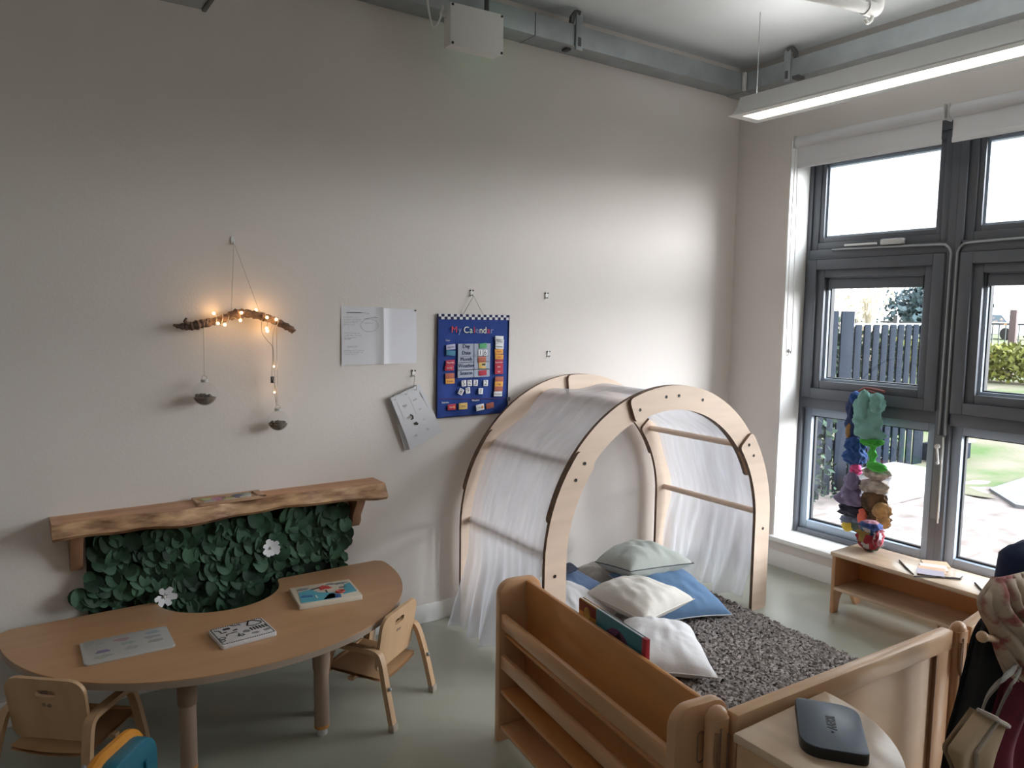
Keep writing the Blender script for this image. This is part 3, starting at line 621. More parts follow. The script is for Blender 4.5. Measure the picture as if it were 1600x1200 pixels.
def globe(c, r, z0, label, dark):
    rt = empty('glass_globe', (c[0], c[1], c[2] - r), 0, label, 'globe', 'clear globes hanging from the branch')
    m = MB(); P = [(r * math.cos(a), r * math.sin(a)) for a in np.linspace(-1.57, 1.33, 16)]; P[0] = (.001, -r); m.lathe(P, c, 24); build('globe_shell', m, GLOBE, rt)
    m = MB(); m.lathe([(.014, 0), (.015, .010), (.013, .012)], (c[0], c[1], c[2] + r * .96), 16); m.tube([(c[0] - .013, c[1], c[2] + r * 1.12), (c[0] + .015, c[1] - .005, c[2] + r * 1.10)], .003, 6); build('globe_cap', m, PLASTG, rt)
    m = MB(); m.tube([(c[0] + .010 * math.cos(a), c[1], c[2] + r * 1.3 + .010 * math.sin(a)) for a in np.linspace(0, 6.28, 12)], .0013, 6); m.tube([(c[0], c[1], c[2] + r * 1.45), (c[0] + (.0 if dark else .002), c[1], z0)], .0011, 6); build('hanging_string', m, STRING, rt)
    m = MB(); P = [(.001, -r * .93)] + [(r * .93 * math.cos(a), r * .93 * math.sin(a)) for a in np.linspace(-1.4, -.35, 8)] + [(.6 * r, -.24 * r), (.001, -.2 * r)]; m.lathe(P, c, 20)
    for k in range(26):
        a = random.uniform(0, 6.28); d = random.uniform(0, .78) * r; m.ball((c[0] + d * math.cos(a), c[1] + d * math.sin(a), c[2] - .22 * r + random.uniform(-.004, .006)), random.uniform(.004, .008), u=6, v=5)
    build('dried_filling', m, SEEDS, rt)
globe((-3.352, -.058, 1.245), .050, 1.52, 'clear globe with dried filling hanging from the left end of the branch', False)
globe((-3.050, -.055, 1.110), .045, 1.53, 'clear globe with dried filling below the hanging fairy lights', True)

# ================================================================ SHELF, LEAF PANEL
sh = empty('live_edge_shelf', (-3.25, -.08, .72), 0, 'thick live-edge wooden wall shelf above the leaf panel', 'shelf')
def shf(u):   # front edge depth and bottom along the length
    d = .150 + .014 * math.sin(u * 7) + .008 * math.sin(u * 19 + 1) + .004 * math.sin(u * 47); lo = .728 + .006 * math.sin(u * 11 + .5) + .003 * math.sin(u * 31); return d, lo
m = MB(); N_ = 60; V = []; F = []
for i in range(N_ + 1):
    u = i / N_; x = -3.916 + u * 1.335; d, lo = shf(u); top = .792
    V += [(x, -.001, .735), (x, -.001, top), (x, -d + .022 + .010 * math.sin(u * 13), top), (x, -d - .010, lo + .014), (x, -d + .005, lo), (x, -.02, .732)]
for i in range(N_):
    for k in range(6): F.append((i * 6 + k, i * 6 + (k + 1) % 6, (i + 1) * 6 + (k + 1) % 6, (i + 1) * 6 + k))
F += [tuple(range(6))[::-1], tuple(N_ * 6 + k for k in range(6))]
mi = []
for i in range(N_):
    mi += [0, 0, 1, 1, 0, 0]
m.v = V; m.f = F; m.m = mi + [0, 0]
build('shelf_slab', m, [SLAB, BARKE], sh, ang=50)
for x in (-3.835, -2.685):
    P = [(-.002, .732), (-.002, .575), (-.030, .575), (-.050, .60), (-.052, .63), (-.10, .70), (-.115, .732)]
    b = build('bracket', MB().prism(P, x - .022, x + .022, 'x', .003), BRKT, sh)
    build('bracket_screw', MB().lathe([(.005, 0), (.005, .002)], (0, 0, 0), 10, M=wall_M(x, .60, -.0315)), GALV, b)

lp = empty('leaf_panel', (-3.27, -.03, .2), 0, 'dense dark green artificial leaf panel on the wall between shelf and table', 'leaf panel')
build('backing_mat', MB().box((-3.80, -.016, .20), (-2.735, -.002, .73)), LEAFB, lp)
m = MB(); random.seed(5)
def leaf(m, c, s, n, roll):
    n = n.normalized(); t = n.cross(Vector((0, 0, 1))); t = t.normalized() if t.length > .05 else Vector((1, 0, 0)); b_ = n.cross(t)
    a = t * math.cos(roll) + b_ * math.sin(roll); b2 = n.cross(a); V = [c]; K = 12
    for k in range(K):
        th = 2 * math.pi * k / K; rr = s * (1 + .10 * math.cos(th)) ; u_, v_ = rr * math.cos(th), rr * .88 * math.sin(th)
        V.append(c + a * u_ + b2 * v_ - n * (.22 * s * (u_ / s) ** 2) + n * (.25 * abs(v_)))
    m.add(V, [(0, 1 + k, 1 + (k + 1) % K) for k in range(K)])
for k in range(760):
    x = random.uniform(-3.80, -2.73); z = random.uniform(.24, .680); layer = random.random()
    if x > -2.76 and random.random() < .5: continue
    if z > .55 and (abs(x + 3.835) < .06 or abs(x + 2.685) < .06): continue
    n_ = Vector((random.uniform(-.4, .4), -1, random.uniform(-.05, .6)))
    leaf(m, Vector((x, (-.034 - .030 * layer) if z > .46 or abs(x + 3.318) < .19 else (-.030 - .008 * layer), z)), random.uniform(.020, .042) * (1 if z > .46 or abs(x + 3.318) < .19 else .55), n_, random.uniform(-.8, .8) - 1.57)
for k in range(10): leaf(m, Vector((random.uniform(-3.84, -3.74), -.06, random.uniform(.445, .49))), random.uniform(.03, .042), Vector((random.uniform(-.4, .4), -1, .5)), random.uniform(-2, 0))
build('foliage', m, LEAF, lp, smooth=True, ang=80)
def flower(c, n_pet, r, label, seed):
    random.seed(seed); rt = empty('paper_flower', c, 0, label, 'flower'); m = MB(); c = Vector(c)
    for k in range(n_pet):
        th = 6.28 * k / n_pet + random.uniform(-.2, .2); rr = r * random.uniform(.8, 1.1); d = Vector((math.cos(th), -.15, math.sin(th)))
        e = Vector((-math.sin(th), 0, math.cos(th))); P = [c + d * .1 * rr, c + d * .5 * rr + e * .30 * rr, c + d * rr * .95 + e * .22 * rr + Vector((0, -.004, 0)), c + d * rr + Vector((0, -.002, 0)), c + d * rr * .95 - e * .22 * rr + Vector((0, -.004, 0)), c + d * .5 * rr - e * .30 * rr]
        m.add(P, [(0, 1, 2, 3), (0, 3, 4, 5)]); P2 = [p + Vector((0, .0015, 0)) for p in P]; m.add(P2, [(3, 2, 1, 0), (5, 4, 3, 0)])
    build('petals', m, mat('white_petal', (.72, .73, .76), .7), rt); build('flower_centre', MB().ball(c + Vector((0, -.005, 0)), .006), PILC, rt)
flower((-3.098, -.072, .550), 9, .042, 'white flower on the right half of the leaf panel', 3)
flower((-3.535, -.085, .425), 6, .045, 'white flower low on the leaf panel at the table edge', 8)

# ================================================================ THE TABLE
TZ = .400
tb = empty('half_round_table', (-3.33, -.4, 0), 0, 'low half-round wood-effect table with a notch, against the wall', 'table')
CX, CY, RT, DT = -3.333, -.062, .765, .785
out = []
for a in np.linspace(0, math.pi, 61):
    ca, sa = math.cos(a), math.sin(a); e_ = 2 / 2.12; out.append((CX + RT * (abs(ca) ** e_) * (1 if ca >= 0 else -1), CY - .045 - (DT - .045) * abs(sa) ** e_))
# rounded back corners, then the notch
poly = out + [(CX - RT + .008, CY - .02), (CX - RT + .035, CY)]
poly += [(-3.585, CY), (-3.57, CY - .006)]
NX, NR = -3.318, .245
poly += [(NX - NR * math.cos(a), CY - .012 - (NR - .015) * math.sin(a)) for a in np.linspace(.06, math.pi - .06, 28)]
poly += [(-3.066, CY - .006), (-3.05, CY), (CX + RT - .035, CY), (CX + RT - .008, CY - .02)]
build('tabletop', MB().prism(poly, TZ - .004, TZ, 'z'), BEECH, tb)
build('edge_band', MB().prism(poly, TZ - .026, TZ - .004, 'z'), BEECHE, tb)
for lx, ly in ((-3.102, -.700), (-3.572, -.700), (-3.98, -.20), (-2.69, -.20)):
    l = build('leg', MB().lathe([(.026, .032), (.028, .036), (.028, TZ - .15), (.028, TZ - .14)], (lx, ly, 0), 20), LEGW, tb)
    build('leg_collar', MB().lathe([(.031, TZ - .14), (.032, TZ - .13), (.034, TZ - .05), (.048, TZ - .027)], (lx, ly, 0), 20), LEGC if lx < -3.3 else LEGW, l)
    build('leg_ring', MB().lathe([(.0285, .030), (.0285, .042)], (lx, ly, 0), 20), mat('orange_ring', (.55, .25, .07), .5), l)
    build('leg_foot', MB().lathe([(.018, 0), (.020, .004), (.018, .031)], (lx, ly, 0), 16), PLASTG, l)

# puzzles on table and shelf
def board(name, cs, h, ma, label, cat, rad=.012, z=TZ, edge=None):
    A, B, C_, D = [Vector((*c, 0)) for c in cs]; c = (A + B + C_ + D) / 4
    ux = ((B - A) + (C_ - D)).normalized(); w = ((B - A).length + (C_ - D).length) / 2; d = ((A - D).length + (B - C_).length) / 2
    rz = math.atan2(ux.y, ux.x); rt = empty(name, (c.x, c.y, z), rz, label, cat)
    build('board', MB().prism(rrect(-w / 2, -d / 2, w / 2, d / 2, rad), 0, h, 'z', .002), ma, rt, local=True)
    return rt, w, d, h
def patch(rt, name, pts, z, ma, t=.0016):
    return build(name, MB().prism(pts, z, z + t, 'z'), ma, rt, local=True)
def blob(cx, cy, rx, ry, seed, n=14, jag=.25):
    random.seed(seed); return [(cx + rx * math.cos(6.283 * k / n) * random.uniform(1 - jag, 1 + jag), cy + ry * math.sin(6.283 * k / n) * random.uniform(1 - jag, 1 + jag)) for k in range(n)]
# sea puzzle on the right
SEAT = mat('puzzle_turquoise', (.10, .36, .46), .5); SEAB = mat('puzzle_blue', (.05, .14, .34), .5); PRED = mat('puzzle_red', (.50, .06, .05), .5); CREAM = mat('puzzle_cream', (.62, .56, .46), .5); PGREY = mat('puzzle_grey', (.22, .22, .24), .5)
rt, w, d, h = board('picture_puzzle', [(-3.075, -.262), (-2.822, -.275), (-2.845, -.500), (-3.103, -.450)], .020, CREAM, 'picture puzzle in turquoise and red on the right side of the table', 'puzzle', .005)
patch(rt, 'sea_piece', [(-.118, -.085), (.02, -.090), (.03, -.03), (-.03, .0), (-.05, .045), (-.105, .03)], h, SEAT); patch(rt, 'sea_piece', [(.06, -.06), (.12, -.05), (.118, .06), (.09, .045)], h, SEAT)
patch(rt, 'boat_piece', [(-.03, -.088), (.045, -.088), (.05, -.055), (.01, -.03)], h, SEAB); patch(rt, 'wave_piece', [(-.11, -.03), (-.06, -.04), (-.06, -.02), (-.1, -.012)], h + .0016, SEAB)
patch(rt, 'plane_piece', blob(0.005, .045, .030, .022, 4, 12, .45), h, PRED)
m = MB(); m.tube([(.055 + .017 * math.cos(a), -.03 + .013 * math.sin(a), h + .003) for a in np.linspace(0, 6.28, 18)], .004, 6); build('ring_piece', m, PRED, rt, local=True)
for i, (x, y, a, b) in enumerate(((-.085, .06, .024, .013), (.035, .075, .020, .009), (.08, .068, .024, .012), (.075, .02, .018, .008))): patch(rt, 'small_piece', blob(x, y, a, b, 20 + i, 11, .4), h, PGREY)
patch(rt, 'wing_piece', [(-.055, .038), (-.01, .052), (-.01, .060), (-.052, .048)], h, INKD); patch(rt, 'mast_piece', [(0, -.02), (.006, -.02), (.008, .015), (.002, .015)], h, INKD); patch(rt, 'sail_piece', [(-.05, -.06), (-.045, -.06), (-.045, -.03), (-.05, -.03)], h + .0016, CARDW)
# black and white tracing board
BWB = mat('grey_white_board', (.58, .56, .56), .5)
rt, w, d, h = board('tracing_board', [(-3.452, -.492), (-3.245, -.488), (-3.262, -.640), (-3.452, -.665)], .016, BWB, 'small black and white picture board in the middle of the table', 'board', .010)
m = MB()
for k in range(22):
    x = -w / 2 + .012 + k * (w - .024) / 21
    for y in (-d / 2 + .007, d / 2 - .007): m.box((x - .0025, y - .0022, h), (x + .0025, y + .0022, h + .001))
for k in range(15):
    y = -d / 2 + .012 + k * (d - .024) / 14
    for x in (-w / 2 + .007, w / 2 - .007): m.box((x - .0022, y - .0025, h), (x + .0022, y + .0025, h + .001))
build('stitched_border', m, INKD, rt, local=True)
def stroke(rt, pts, r, z, ma=INKD): return build('drawn_shape', MB().tube([(x, y, z) for x, y in pts], r, 6, flat=.3), ma, rt, local=True)
stroke(rt, [(.03, .035), (.045, .07), (.06, .072), (.085, .045), (.08, .03), (.05, .022), (.03, .035), (.045, .07)], .0032, h + .001)
for k in range(6): patch(rt, 'bar', [(.03 + k * .011, -.015), (.036 + k * .011, -.015), (.034 + k * .011, .012), (.028 + k * .011, .012)], h, INKD, .001)
patch(rt, 'block', rrect(-.055, .042, -.030, .058, .004), h, INKD, .001)
stroke(rt, [(-.085, .055), (-.07, .045), (-.068, .02), (-.05, .022)], .003, h + .001); stroke(rt, [(-.022, .068), (-.005, .060), (.008, .064), (.010, .055)], .0025, h + .001)
patch(rt, 'block', [(-.03, .018), (-.01, .02), (-.012, .032), (-.022, .028)], h, INKD, .001); patch(rt, 'block', blob(.012, -.012, .014, .012, 31, 12, .2), h, PGREY, .001)
stroke(rt, [(-.06, -.012), (-.058, 0), (-.03, .004), (-.018, .002)], .0025, h + .001)
stroke(rt, [(-.085 + .009 * math.cos(a), -.045 + .009 * math.sin(a)) for a in np.linspace(0, 6.3, 12)], .002, h + .001); stroke(rt, [(-.08 + .011 * math.cos(a), -.025 + .009 * math.sin(a)) for a in np.linspace(0, 6.3, 12)], .002, h + .001)
stroke(rt, [(-.015 + .010 * math.cos(a), -.035 + .007 * math.sin(a)) for a in np.linspace(0, 6.3, 12)], .0025, h + .001); stroke(rt, [(-.022, -.03), (-.018, -.015)], .002, h + .001)
patch(rt, 'block', blob(.035, -.042, .013, .008, 32, 10, .3), h, PGREY, .001); patch(rt, 'block', blob(.078, -.038, .014, .009, 33, 10, .3), h, PGREY, .001)
# pale board on the left
PALE = mat('milky_board', (.44, .43, .41), .35)
rt, w, d, h = board('pale_picture_board', [(-3.852, -.345), (-3.562, -.350), (-3.588, -.545), (-3.866, -.545)], .008, PALE, 'pale milky board with faint coloured pictures on the left of the table', 'board', .016)
for i, (x, y, c) in enumerate(((-.08, -.02, (.20, .16, .28)), (-.01, .05, (.36, .25, .25)), (.0, .01, (.28, .36, .34)), (.09, .06, (.28, .33, .36)), (.085, .02, (.30, .29, .31)), (.01, -.035, (.33, .32, .31)), (-.08, -.062, (.33, .34, .28)), (.09, -.02, (.34, .32, .30)), (-.09, .05, (.38, .37, .35)))):
    patch(rt, 'faint_picture', blob(x, y, .026, .014, 40 + i, 12, .35), h, mat('faint_%d' % i, c, .5), .0006)
# puzzle tray on shelf
TRAY = mat('puzzle_tray_wood', (.48, .30, .18), .5)
rt, w, d, h = board('puzzle_tray', [(-3.405, -.022), (-3.130, -.018), (-3.130, -.135), (-3.412, -.137)], .006, TRAY, 'wooden tray puzzle with pastel picture on the wall shelf', 'puzzle', .004, .792)
m = MB()
for lo, hi in (((-w / 2, -d / 2), (w / 2, -d / 2 + .014)), ((-w / 2, d / 2 - .010), (w / 2, d / 2)), ((-w / 2, -d / 2), (-w / 2 + .014, d / 2)), ((w / 2 - .030, -d / 2), (w / 2, d / 2))): m.box((*lo, .006), (*hi, .012), .001)
build('tray_rim', m, TRAY, rt, local=True)
for i, (x, y, a, b, c) in enumerate(((-.09, .015, .022, .02, (.42, .45, .20)), (-.045, .005, .03, .025, (.45, .20, .30)), (0, .015, .028, .02, (.48, .30, .22)), (-.005, -.012, .024, .012, (.34, .36, .08)), (.035, .004, .026, .016, (.16, .15, .24)), (.065, .02, .030, .018, (.35, .40, .38)), (-.08, -.025, .03, .012, (.36, .34, .42)), (.06, -.022, .028, .010, (.52, .48, .42)), (.0, -.032, .03, .006, (.50, .46, .46)), (.05, .035, .04, .006, (.25, .33, .33)))):
    patch(rt, 'puzzle_piece', blob(x, y, a, b, 60 + i, 10, .25), .006, mat('pastel_%d' % i, c, .5), .004)

# ================================================================ CHAIRS
def toddler_chair(name, loc, rz, label):
    rt = empty(name, (*loc, 0), rz, label, 'chair')
    H = .295
    for s in (-1, 1):
        w0, w1 = s * .165, s * .150
        def leg(y0, y1, nm):
            P = bez([(w0, y0, .012), (w0 * .98, y0 + (y1 - y0) * .45, .14), (w1 * 1.01, y0 + (y1 - y0) * .92, .255), (w1, y1 + (.02 if y0 < 0 else -.02), H - .006), (w1, y1 + (.075 if y0 < 0 else -.075), H)], 6)
            l = build(nm, MB().bar(P, .030, .019, (1, 0, 0)), CHAIRW, rt, local=True, ang=30)
            build('foot_cap', MB().box((w0 - .018, y0 - .013, 0), (w0 + .018, y0 + .013, .028), .004), FOOTC, l, local=True); return l
        leg(-.168, -.105, 'leg'); leg(.168, .115, 'leg')
        build('armrest', MB().bar([(w1, -.032, H), (w1, .042, H)], .030, .019, (1, 0, 0)), CHAIRW, rt, local=True)
        build('bolt', MB().lathe([(.008, 0), (.009, .002), (.006, .008), (.001, .010)], (0, 0, 0), 12, M=Matrix.Translation((s * .160, -.148, .16)) @ Matrix.Rotation(R(90), 4, 'X')), GALV, rt, local=True)
    # seat: shallow board
    def seat(u, v): x = (u - .5) * .27; y = -.10 + v * .26; return Vector((x, y, .178 - .012 * math.cos((u - .5) * 3) + .012 * v))
    m = MB(); m.grid(seat, 8, 6); m.grid(lambda u, v: seat(u, v) - Vector((0, 0, .012)), 8, 6); 
    m.box((-.135, .150, .150), (.135, .162, .19), .003); build('seat', m, CHAIRD, rt, local=True)
    build('seat_rail', MB().box((-.150, .02, .155), (.150, .044, .170), .002), CHAIRW, rt, local=True)
    # backrest with oval grip hole
    HW, Z0, Z1 = .135, .200, .42
    outer = [( -HW, Z0 + .02), (-HW + .015, Z0)] + [(HW - .015, Z0), (HW, Z0 + .02)]
    outer += [(HW + .004, Z1 - .05)] + [(HW - .045 + .049 * math.cos(a), Z1 - .045 + .045 * math.sin(a)) for a in np.linspace(.2, 1.57, 6)]
    outer += [(-HW + .045 - .049 * math.cos(a), Z1 - .045 + .045 * math.sin(a)) for a in np.linspace(1.57, .2, 6)] + [(-HW - .004, Z1 - .05)]
    def slot(cx, cz, w, h): return [(cx + w * math.copysign(abs(math.cos(a)) ** .5, math.cos(a)), cz + h * math.copysign(abs(math.sin(a)) ** .7, math.sin(a))) for a in np.linspace(0, 2 * math.pi, 25)[:-1]]
    hole = slot(0, Z1 - .052, .036, .013)
    b = bmesh.new(); ov = [b.verts.new((p[0], 0, p[1])) for p in outer]; hv = [b.verts.new((p[0], 0, p[1])) for p in hole]
    es = [b.edges.new((ov[i], ov[(i + 1) % len(ov)])) for i in range(len(ov))] + [b.edges.new((hv[i], hv[(i + 1) % len(hv)])) for i in range(len(hv))]
    bmesh.ops.triangle_fill(b, edges=es, use_beauty=True)
    g = bmesh.ops.extrude_face_region(b, geom=b.faces[:]); vs = [e for e in g['geom'] if isinstance(e, bmesh.types.BMVert)]
    for v in vs: v.co.y += .013
    bmesh.ops.recalc_face_normals(b, faces=b.faces[:])
    Mb = Matrix.Translation((0, -.105, 0)) @ Matrix.Rotation(R(7), 4, 'X')
    Mb = Matrix.Translation((0, -.075, .18)) @ Matrix.Rotation(R(9), 4, 'X') @ Matrix.Translation((0, 0, -.18))
    bk = build('backrest', MB().bm(b, 0, Mb), CHAIRW, rt, local=True, ang=30)
    m = MB(); m.prism(blob(-.008, Z1 - .092, .007, .007, 3, 8, .3), -.001, .0, 'y', 0, Mb); m.prism(blob(.010, Z1 - .095, .008, .006, 5, 8, .3), -.001, 0, 'y', 0, Mb); build('burnt_mark', m, LEGC, bk, local=True)
    return rt
toddler_chair('toddler_chair', (-2.830, -.598), R(34.8), 'small bentwood chair pushed under the right end of the table')
toddler_chair('toddler_chair', (-3.908, -.520), R(-41), 'small bentwood chair at the left end of the table, its back to us')
# teal plastic seat back at the bottom edge
tc_ = empty('plastic_toddler_seat', (-3.828, -1.045, 0), R(49.5), 'teal plastic child seat with orange rim at the bottom edge of the photo', 'seat')
TEAL = mat('teal_plastic', (.012, .14, .21), .35); ORNG = mat('orange_plastic', (.60, .24, .02), .35)
prof = [(-.115, .0), (.115, 0), (.118, .22)] + [(.118 - .07 + .07 * math.cos(a), .29 + .07 * math.sin(a)) for a in np.linspace(0, 1.57, 7)] + [(-.118 + .07 - .07 * math.cos(a), .29 + .07 * math.sin(a)) for a in np.linspace(1.57, 0, 7)] + [(-.118, .22)]
build('seat_back', MB().prism(prof, -.055, -.005, 'y', .008), TEAL, tc_, local=True)
build('back_rib', MB().box((.045, -.064, .06), (.062, -.05, .30), .006), TEAL, tc_, local=True)
rim = [(x, -.0, z) for x, z in prof[2:-1]]
build('rim', MB().tube([(x * 1.0, .006, z) for x, z in prof[2:]], .019, 10), ORNG, tc_, local=True)
build('seat_pan', MB().prism(rrect(-.12, 0.01, .12, .22, .04), .12, .15, 'z', .01), ORNG, tc_, local=True)
for sx in (-.09, .09):
    for sy in (.0, .19): build('leg', MB().tube([(sx * 1.1, sy, 0), (sx, sy, .125)], [.016, .020], 10), TEAL, tc_, local=True)

# ================================================================ WOODEN ARCH DEN
AX, AZ, RO, RI = -1.385, .50, .757, .638
ar = empty('arch_den', (AX, -.43, 0), 0, 'pale birch double-arch den frame standing in the corner by the wall', 'den')
def arc_plate(a0, a1, y0, y1, rnd=(True, True)):
    """plate between angles a0<a1 (deg); an angle of 0 or 180 runs on as a leg to the floor"""
    n = max(6, int((a1 - a0) / 4)); A = [R(a) for a in np.linspace(a0, a1, n)]
    k = .022; da = math.degrees(k / RO)
    O = [(AX + RO * math.cos(a), AZ + RO * math.sin(a)) for a in A]; I = [(AX + RI * math.cos(a), AZ + RI * math.sin(a)) for a in A][::-1]
    def end(aE, s):   # rounded corners of a free end
        pt = lambda r, a: (AX + r * math.cos(R(a)), AZ + r * math.sin(R(a)))
        return [pt(RO, aE - s * 1.6), pt(RO - .006, aE - s * .5), pt(RO - .020, aE), pt(RI + .020, aE), pt(RI + .006, aE - s * .5), pt(RI, aE - s * 1.6)]
    P = []
    if a0 == 0: P += [(AX + RI, .0), (AX + RO - .012, 0), (AX + RO, .012)]; P += O[:-1]
    else: P += end(a0, -1)[::-1]; P += O[1:-1]
    if a1 == 180: P += [O[-1], (AX - RO, .012), (AX - RO + .012, 0), (AX - RI, 0)]; P += I[:-1]
    else: P += end(a1, 1); P += I[1:-1]
    if a0 == 0: P += [I[-1]]
    m = MB(); V = [(p[0], y0, p[1]) for p in P] + [(p[0], y1, p[1]) for p in P]; n = len(P)
    F = [tuple(range(n)), tuple(range(n, 2 * n))[::-1]] + [(i, (i + 1) % n, n + (i + 1) % n, n + i) for i in range(n)]
    m.add(V, F); m.m = [0, 0] + [1] * n; return m
def screw_at(par, a, r, y):
    build('screw', MB().lathe([(.008, 0), (.008, .002), (.003, .0015)], seg=10, M=Matrix.Translation((AX + r * math.cos(R(a)), y, AZ + r * math.sin(R(a)))) @ Matrix.Rotation(R(90), 4, 'X')), DARK, par)
for yf, front in ((-.81, True), (-.10, False)):
    T_ = .018
    def pl_(nm, a0, a1, k): return build(nm, arc_plate(a0, a1, yf + T_ * k, yf + T_ * (k + 1)), [BIRCH, PLYEDGE], ar, ang=30)
    left = pl_('arch_leg', 139, 180, 0); top = pl_('arch_top', 36 if front else 60, 112 if front else 96, 0); right = pl_('arch_leg', 0, 40, -1 if front else 0)
    inner = pl_('arch_segment', 22, 166, 1)
    if front:
        rm = (RO + RI) / 2
        for a in (141.5, 148.5): screw_at(left, a, rm, yf)
        for a in (108.5, 94, 87, 73): screw_at(top, a, rm + (.008 if a < 108 else -.01), yf)
        for a in (37, 31): screw_at(right, a, rm, yf - T_)
        screw_at(left, 180, .0, yf) if False else None
        for x, z, par, y in ((AX - RO + .055, .45, left, yf), (AX + RO - .055, .45, right, yf - T_)):
            build('screw', MB().lathe([(.008, 0), (.008, .002), (.003, .0015)], seg=10, M=Matrix.Translation((x, y, z)) @ Matrix.Rotation(R(90), 4, 'X')), DARK, par)
RM_ = (RO + RI) / 2
RUNGS = [(AX - RM_, .535), (AX + RM_ * math.cos(R(143)), AZ + RM_ * math.sin(R(143))), (AX + RM_ * math.cos(R(110)), AZ + RM_ * math.sin(R(110))), (AX + RM_ * math.cos(R(74)), AZ + RM_ * math.sin(R(74))), (AX + RM_ * math.cos(R(36)), AZ + RM_ * math.sin(R(36))), (AX + RM_, .535)]
for x, z in RUNGS: build('rung', MB().tube([(x, -.775, z), (x, -.082, z)], .0165, 14), BIRCH, ar)

# tulle over the rungs, hanging to the floor on both sides
off = .027
top_pts = []
for i, (x, z) in enumerate(RUNGS):
    d = Vector((x - AX, z - AZ)); d = d.normalized() if d.length else d; top_pts.append(Vector((x, z)) + d * off)
PF = [Vector((-2.185, .012)), Vector((-2.150, .16)), Vector((-2.118, .34))] 
prof = PF + [top_pts[0], (top_pts[0] + top_pts[1]) / 2 + Vector((-.012, .008)), top_pts[1], (top_pts[1] + top_pts[2]) / 2 + Vector((.004, -.006)), top_pts[2], (top_pts[2] + top_pts[3]) / 2 + Vector((0, -.012)), top_pts[3], (top_pts[3] + top_pts[4]) / 2 + Vector((-.008, -.012)), top_pts[4], (top_pts[4] + top_pts[5]) / 2, top_pts[5], Vector((-.672, .34)), Vector((-.676, .16)), Vector((-.70, .012))]
PP = bez([(p.x, 0, p.y) for p in prof], 7); NP = len(PP) - 1
def tl_(u, v):
    i = min(NP, int(v * NP + .5)); p = PP[i]; s = v
    side = max(0, min(1, abs(v - .5) * 2)) ** 3
    n_ = Vector((p.x - AX, 0, max(0, p.z - AZ))); n_ = n_.normalized() if n_.length > 0 else Vector((1, 0, 0))
    fold = .010 * math.sin(u * 31 + 2.5 * math.sin(v * 6)) + .007 * math.sin(u * 57 + v * 9) + .012 * mnoise.noise(Vector((u * 4, v * 6, 2)))
    low = max(0, 1 - p.z / .45); rag = .018 * math.sin(u * 23) + .022 * mnoise.noise(Vector((u * 9, 0, v)))
    amp = side * (1 + 1.4 * low)
    q = p + n_ * (abs(fold) * amp if p.z > .5 else fold * amp)
    if low > 0:
        q.z = max(.006 if v < .5 else .034, p.z + low * abs(rag) * .6); q.x += low * (-.03 if v < .5 else -.05) * (.5 + .5 * math.sin(u * 17 + 1)) * (1 if v < .5 else 1.1)
    pull = low * (.05 if v > .5 else -.02)
    y0 = -.130 + (.012 * math.sin(v * 30)); y1 = -.752 - .010 * math.sin(v * 37)
    q.y = y0 + (y1 - y0) * u + pull * math.sin(u * 3.14)
    if .44 < v < .62: q.z -= .006 * math.sin(u * 3.14) * math.sin((v - .44) / .18 * 3.14)
    return q
m = MB(); m.grid(tl_, 70, NP)
o = build('tulle_drape', m, TULLE, ang=80); props(o, 'sheer white tulle draped over the birch arch down to the floor', 'drape')

# ================================================================ RUG
RUG_C = [(-.740, -.30), (-1.935, -.30), (-2.11, -2.04), (-.890, -2.04)]
rg = empty('shaggy_rug', (-1.42, -1.15, 0), 0, 'dark grey shaggy rug under the cushions', 'rug')
build('rug_base', MB().prism(RUG_C, 0.0, .010, 'z'), RUGB, rg)
rs = np.random.RandomState(4); NT = 34000
u = rs.rand(NT); v = rs.rand(NT); c = [np.array(p) for p in RUG_C]
B = (c[0][None] * (1 - u[:, None]) + c[1][None] * u[:, None]) * (1 - v[:, None]) + (c[3][None] * (1 - u[:, None]) + c[2][None] * u[:, None]) * v[:, None]
th = rs.rand(NT) * 6.283 ; ph = th + 1.57 + rs.randn(NT) * .4; ln = .016 + .016 * rs.rand(NT); wd = .0042 + .0034 * rs.rand(NT); ht = .010 + .012 * rs.rand(NT)
W2 = np.stack([np.cos(ph), np.sin(ph)], 1) * wd[:, None]; D2 = np.stack([np.cos(th), np.sin(th)], 1) * ln[:, None]
P3 = np.zeros((NT, 6, 3))
P3[:, 0, :2] = B - W2; P3[:, 1, :2] = B + W2; P3[:, 2, :2] = B + W2 * 1.3 + D2 * .35; P3[:, 3, :2] = B - W2 * 1.3 + D2 * .35; P3[:, 4, :2] = B + W2 * .6 + D2; P3[:, 5, :2] = B - W2 * .6 + D2
P3[:, 0:2, 2] = .008; P3[:, 2:4, 2] = (.009 + ht)[:, None]; P3[:, 4:6, 2] = (.007 + ht * .75)[:, None]
P3 -= np.array([-1.42, -1.15, 0])
idx = np.arange(NT)[:, None] * 6
F4 = np.concatenate([idx + np.array([0, 1, 2, 3]), idx + np.array([3, 2, 4, 5])], 0).astype(np.int32)
me = bpy.data.meshes.new('pile'); me.vertices.add(NT * 6); me.vertices.foreach_set('co', P3.reshape(-1)); me.loops.add(F4.size); me.loops.foreach_set('vertex_index', F4.reshape(-1))
me.polygons.add(len(F4)); me.polygons.foreach_set('loop_start', np.arange(0, F4.size, 4, dtype=np.int32)); me.update(calc_edges=True); me.validate(); me.materials.append(RUG)
pile = bpy.data.objects.new('pile', me); COL.objects.link(pile); pile.parent = rg; pile['kind'] = 'stuff'

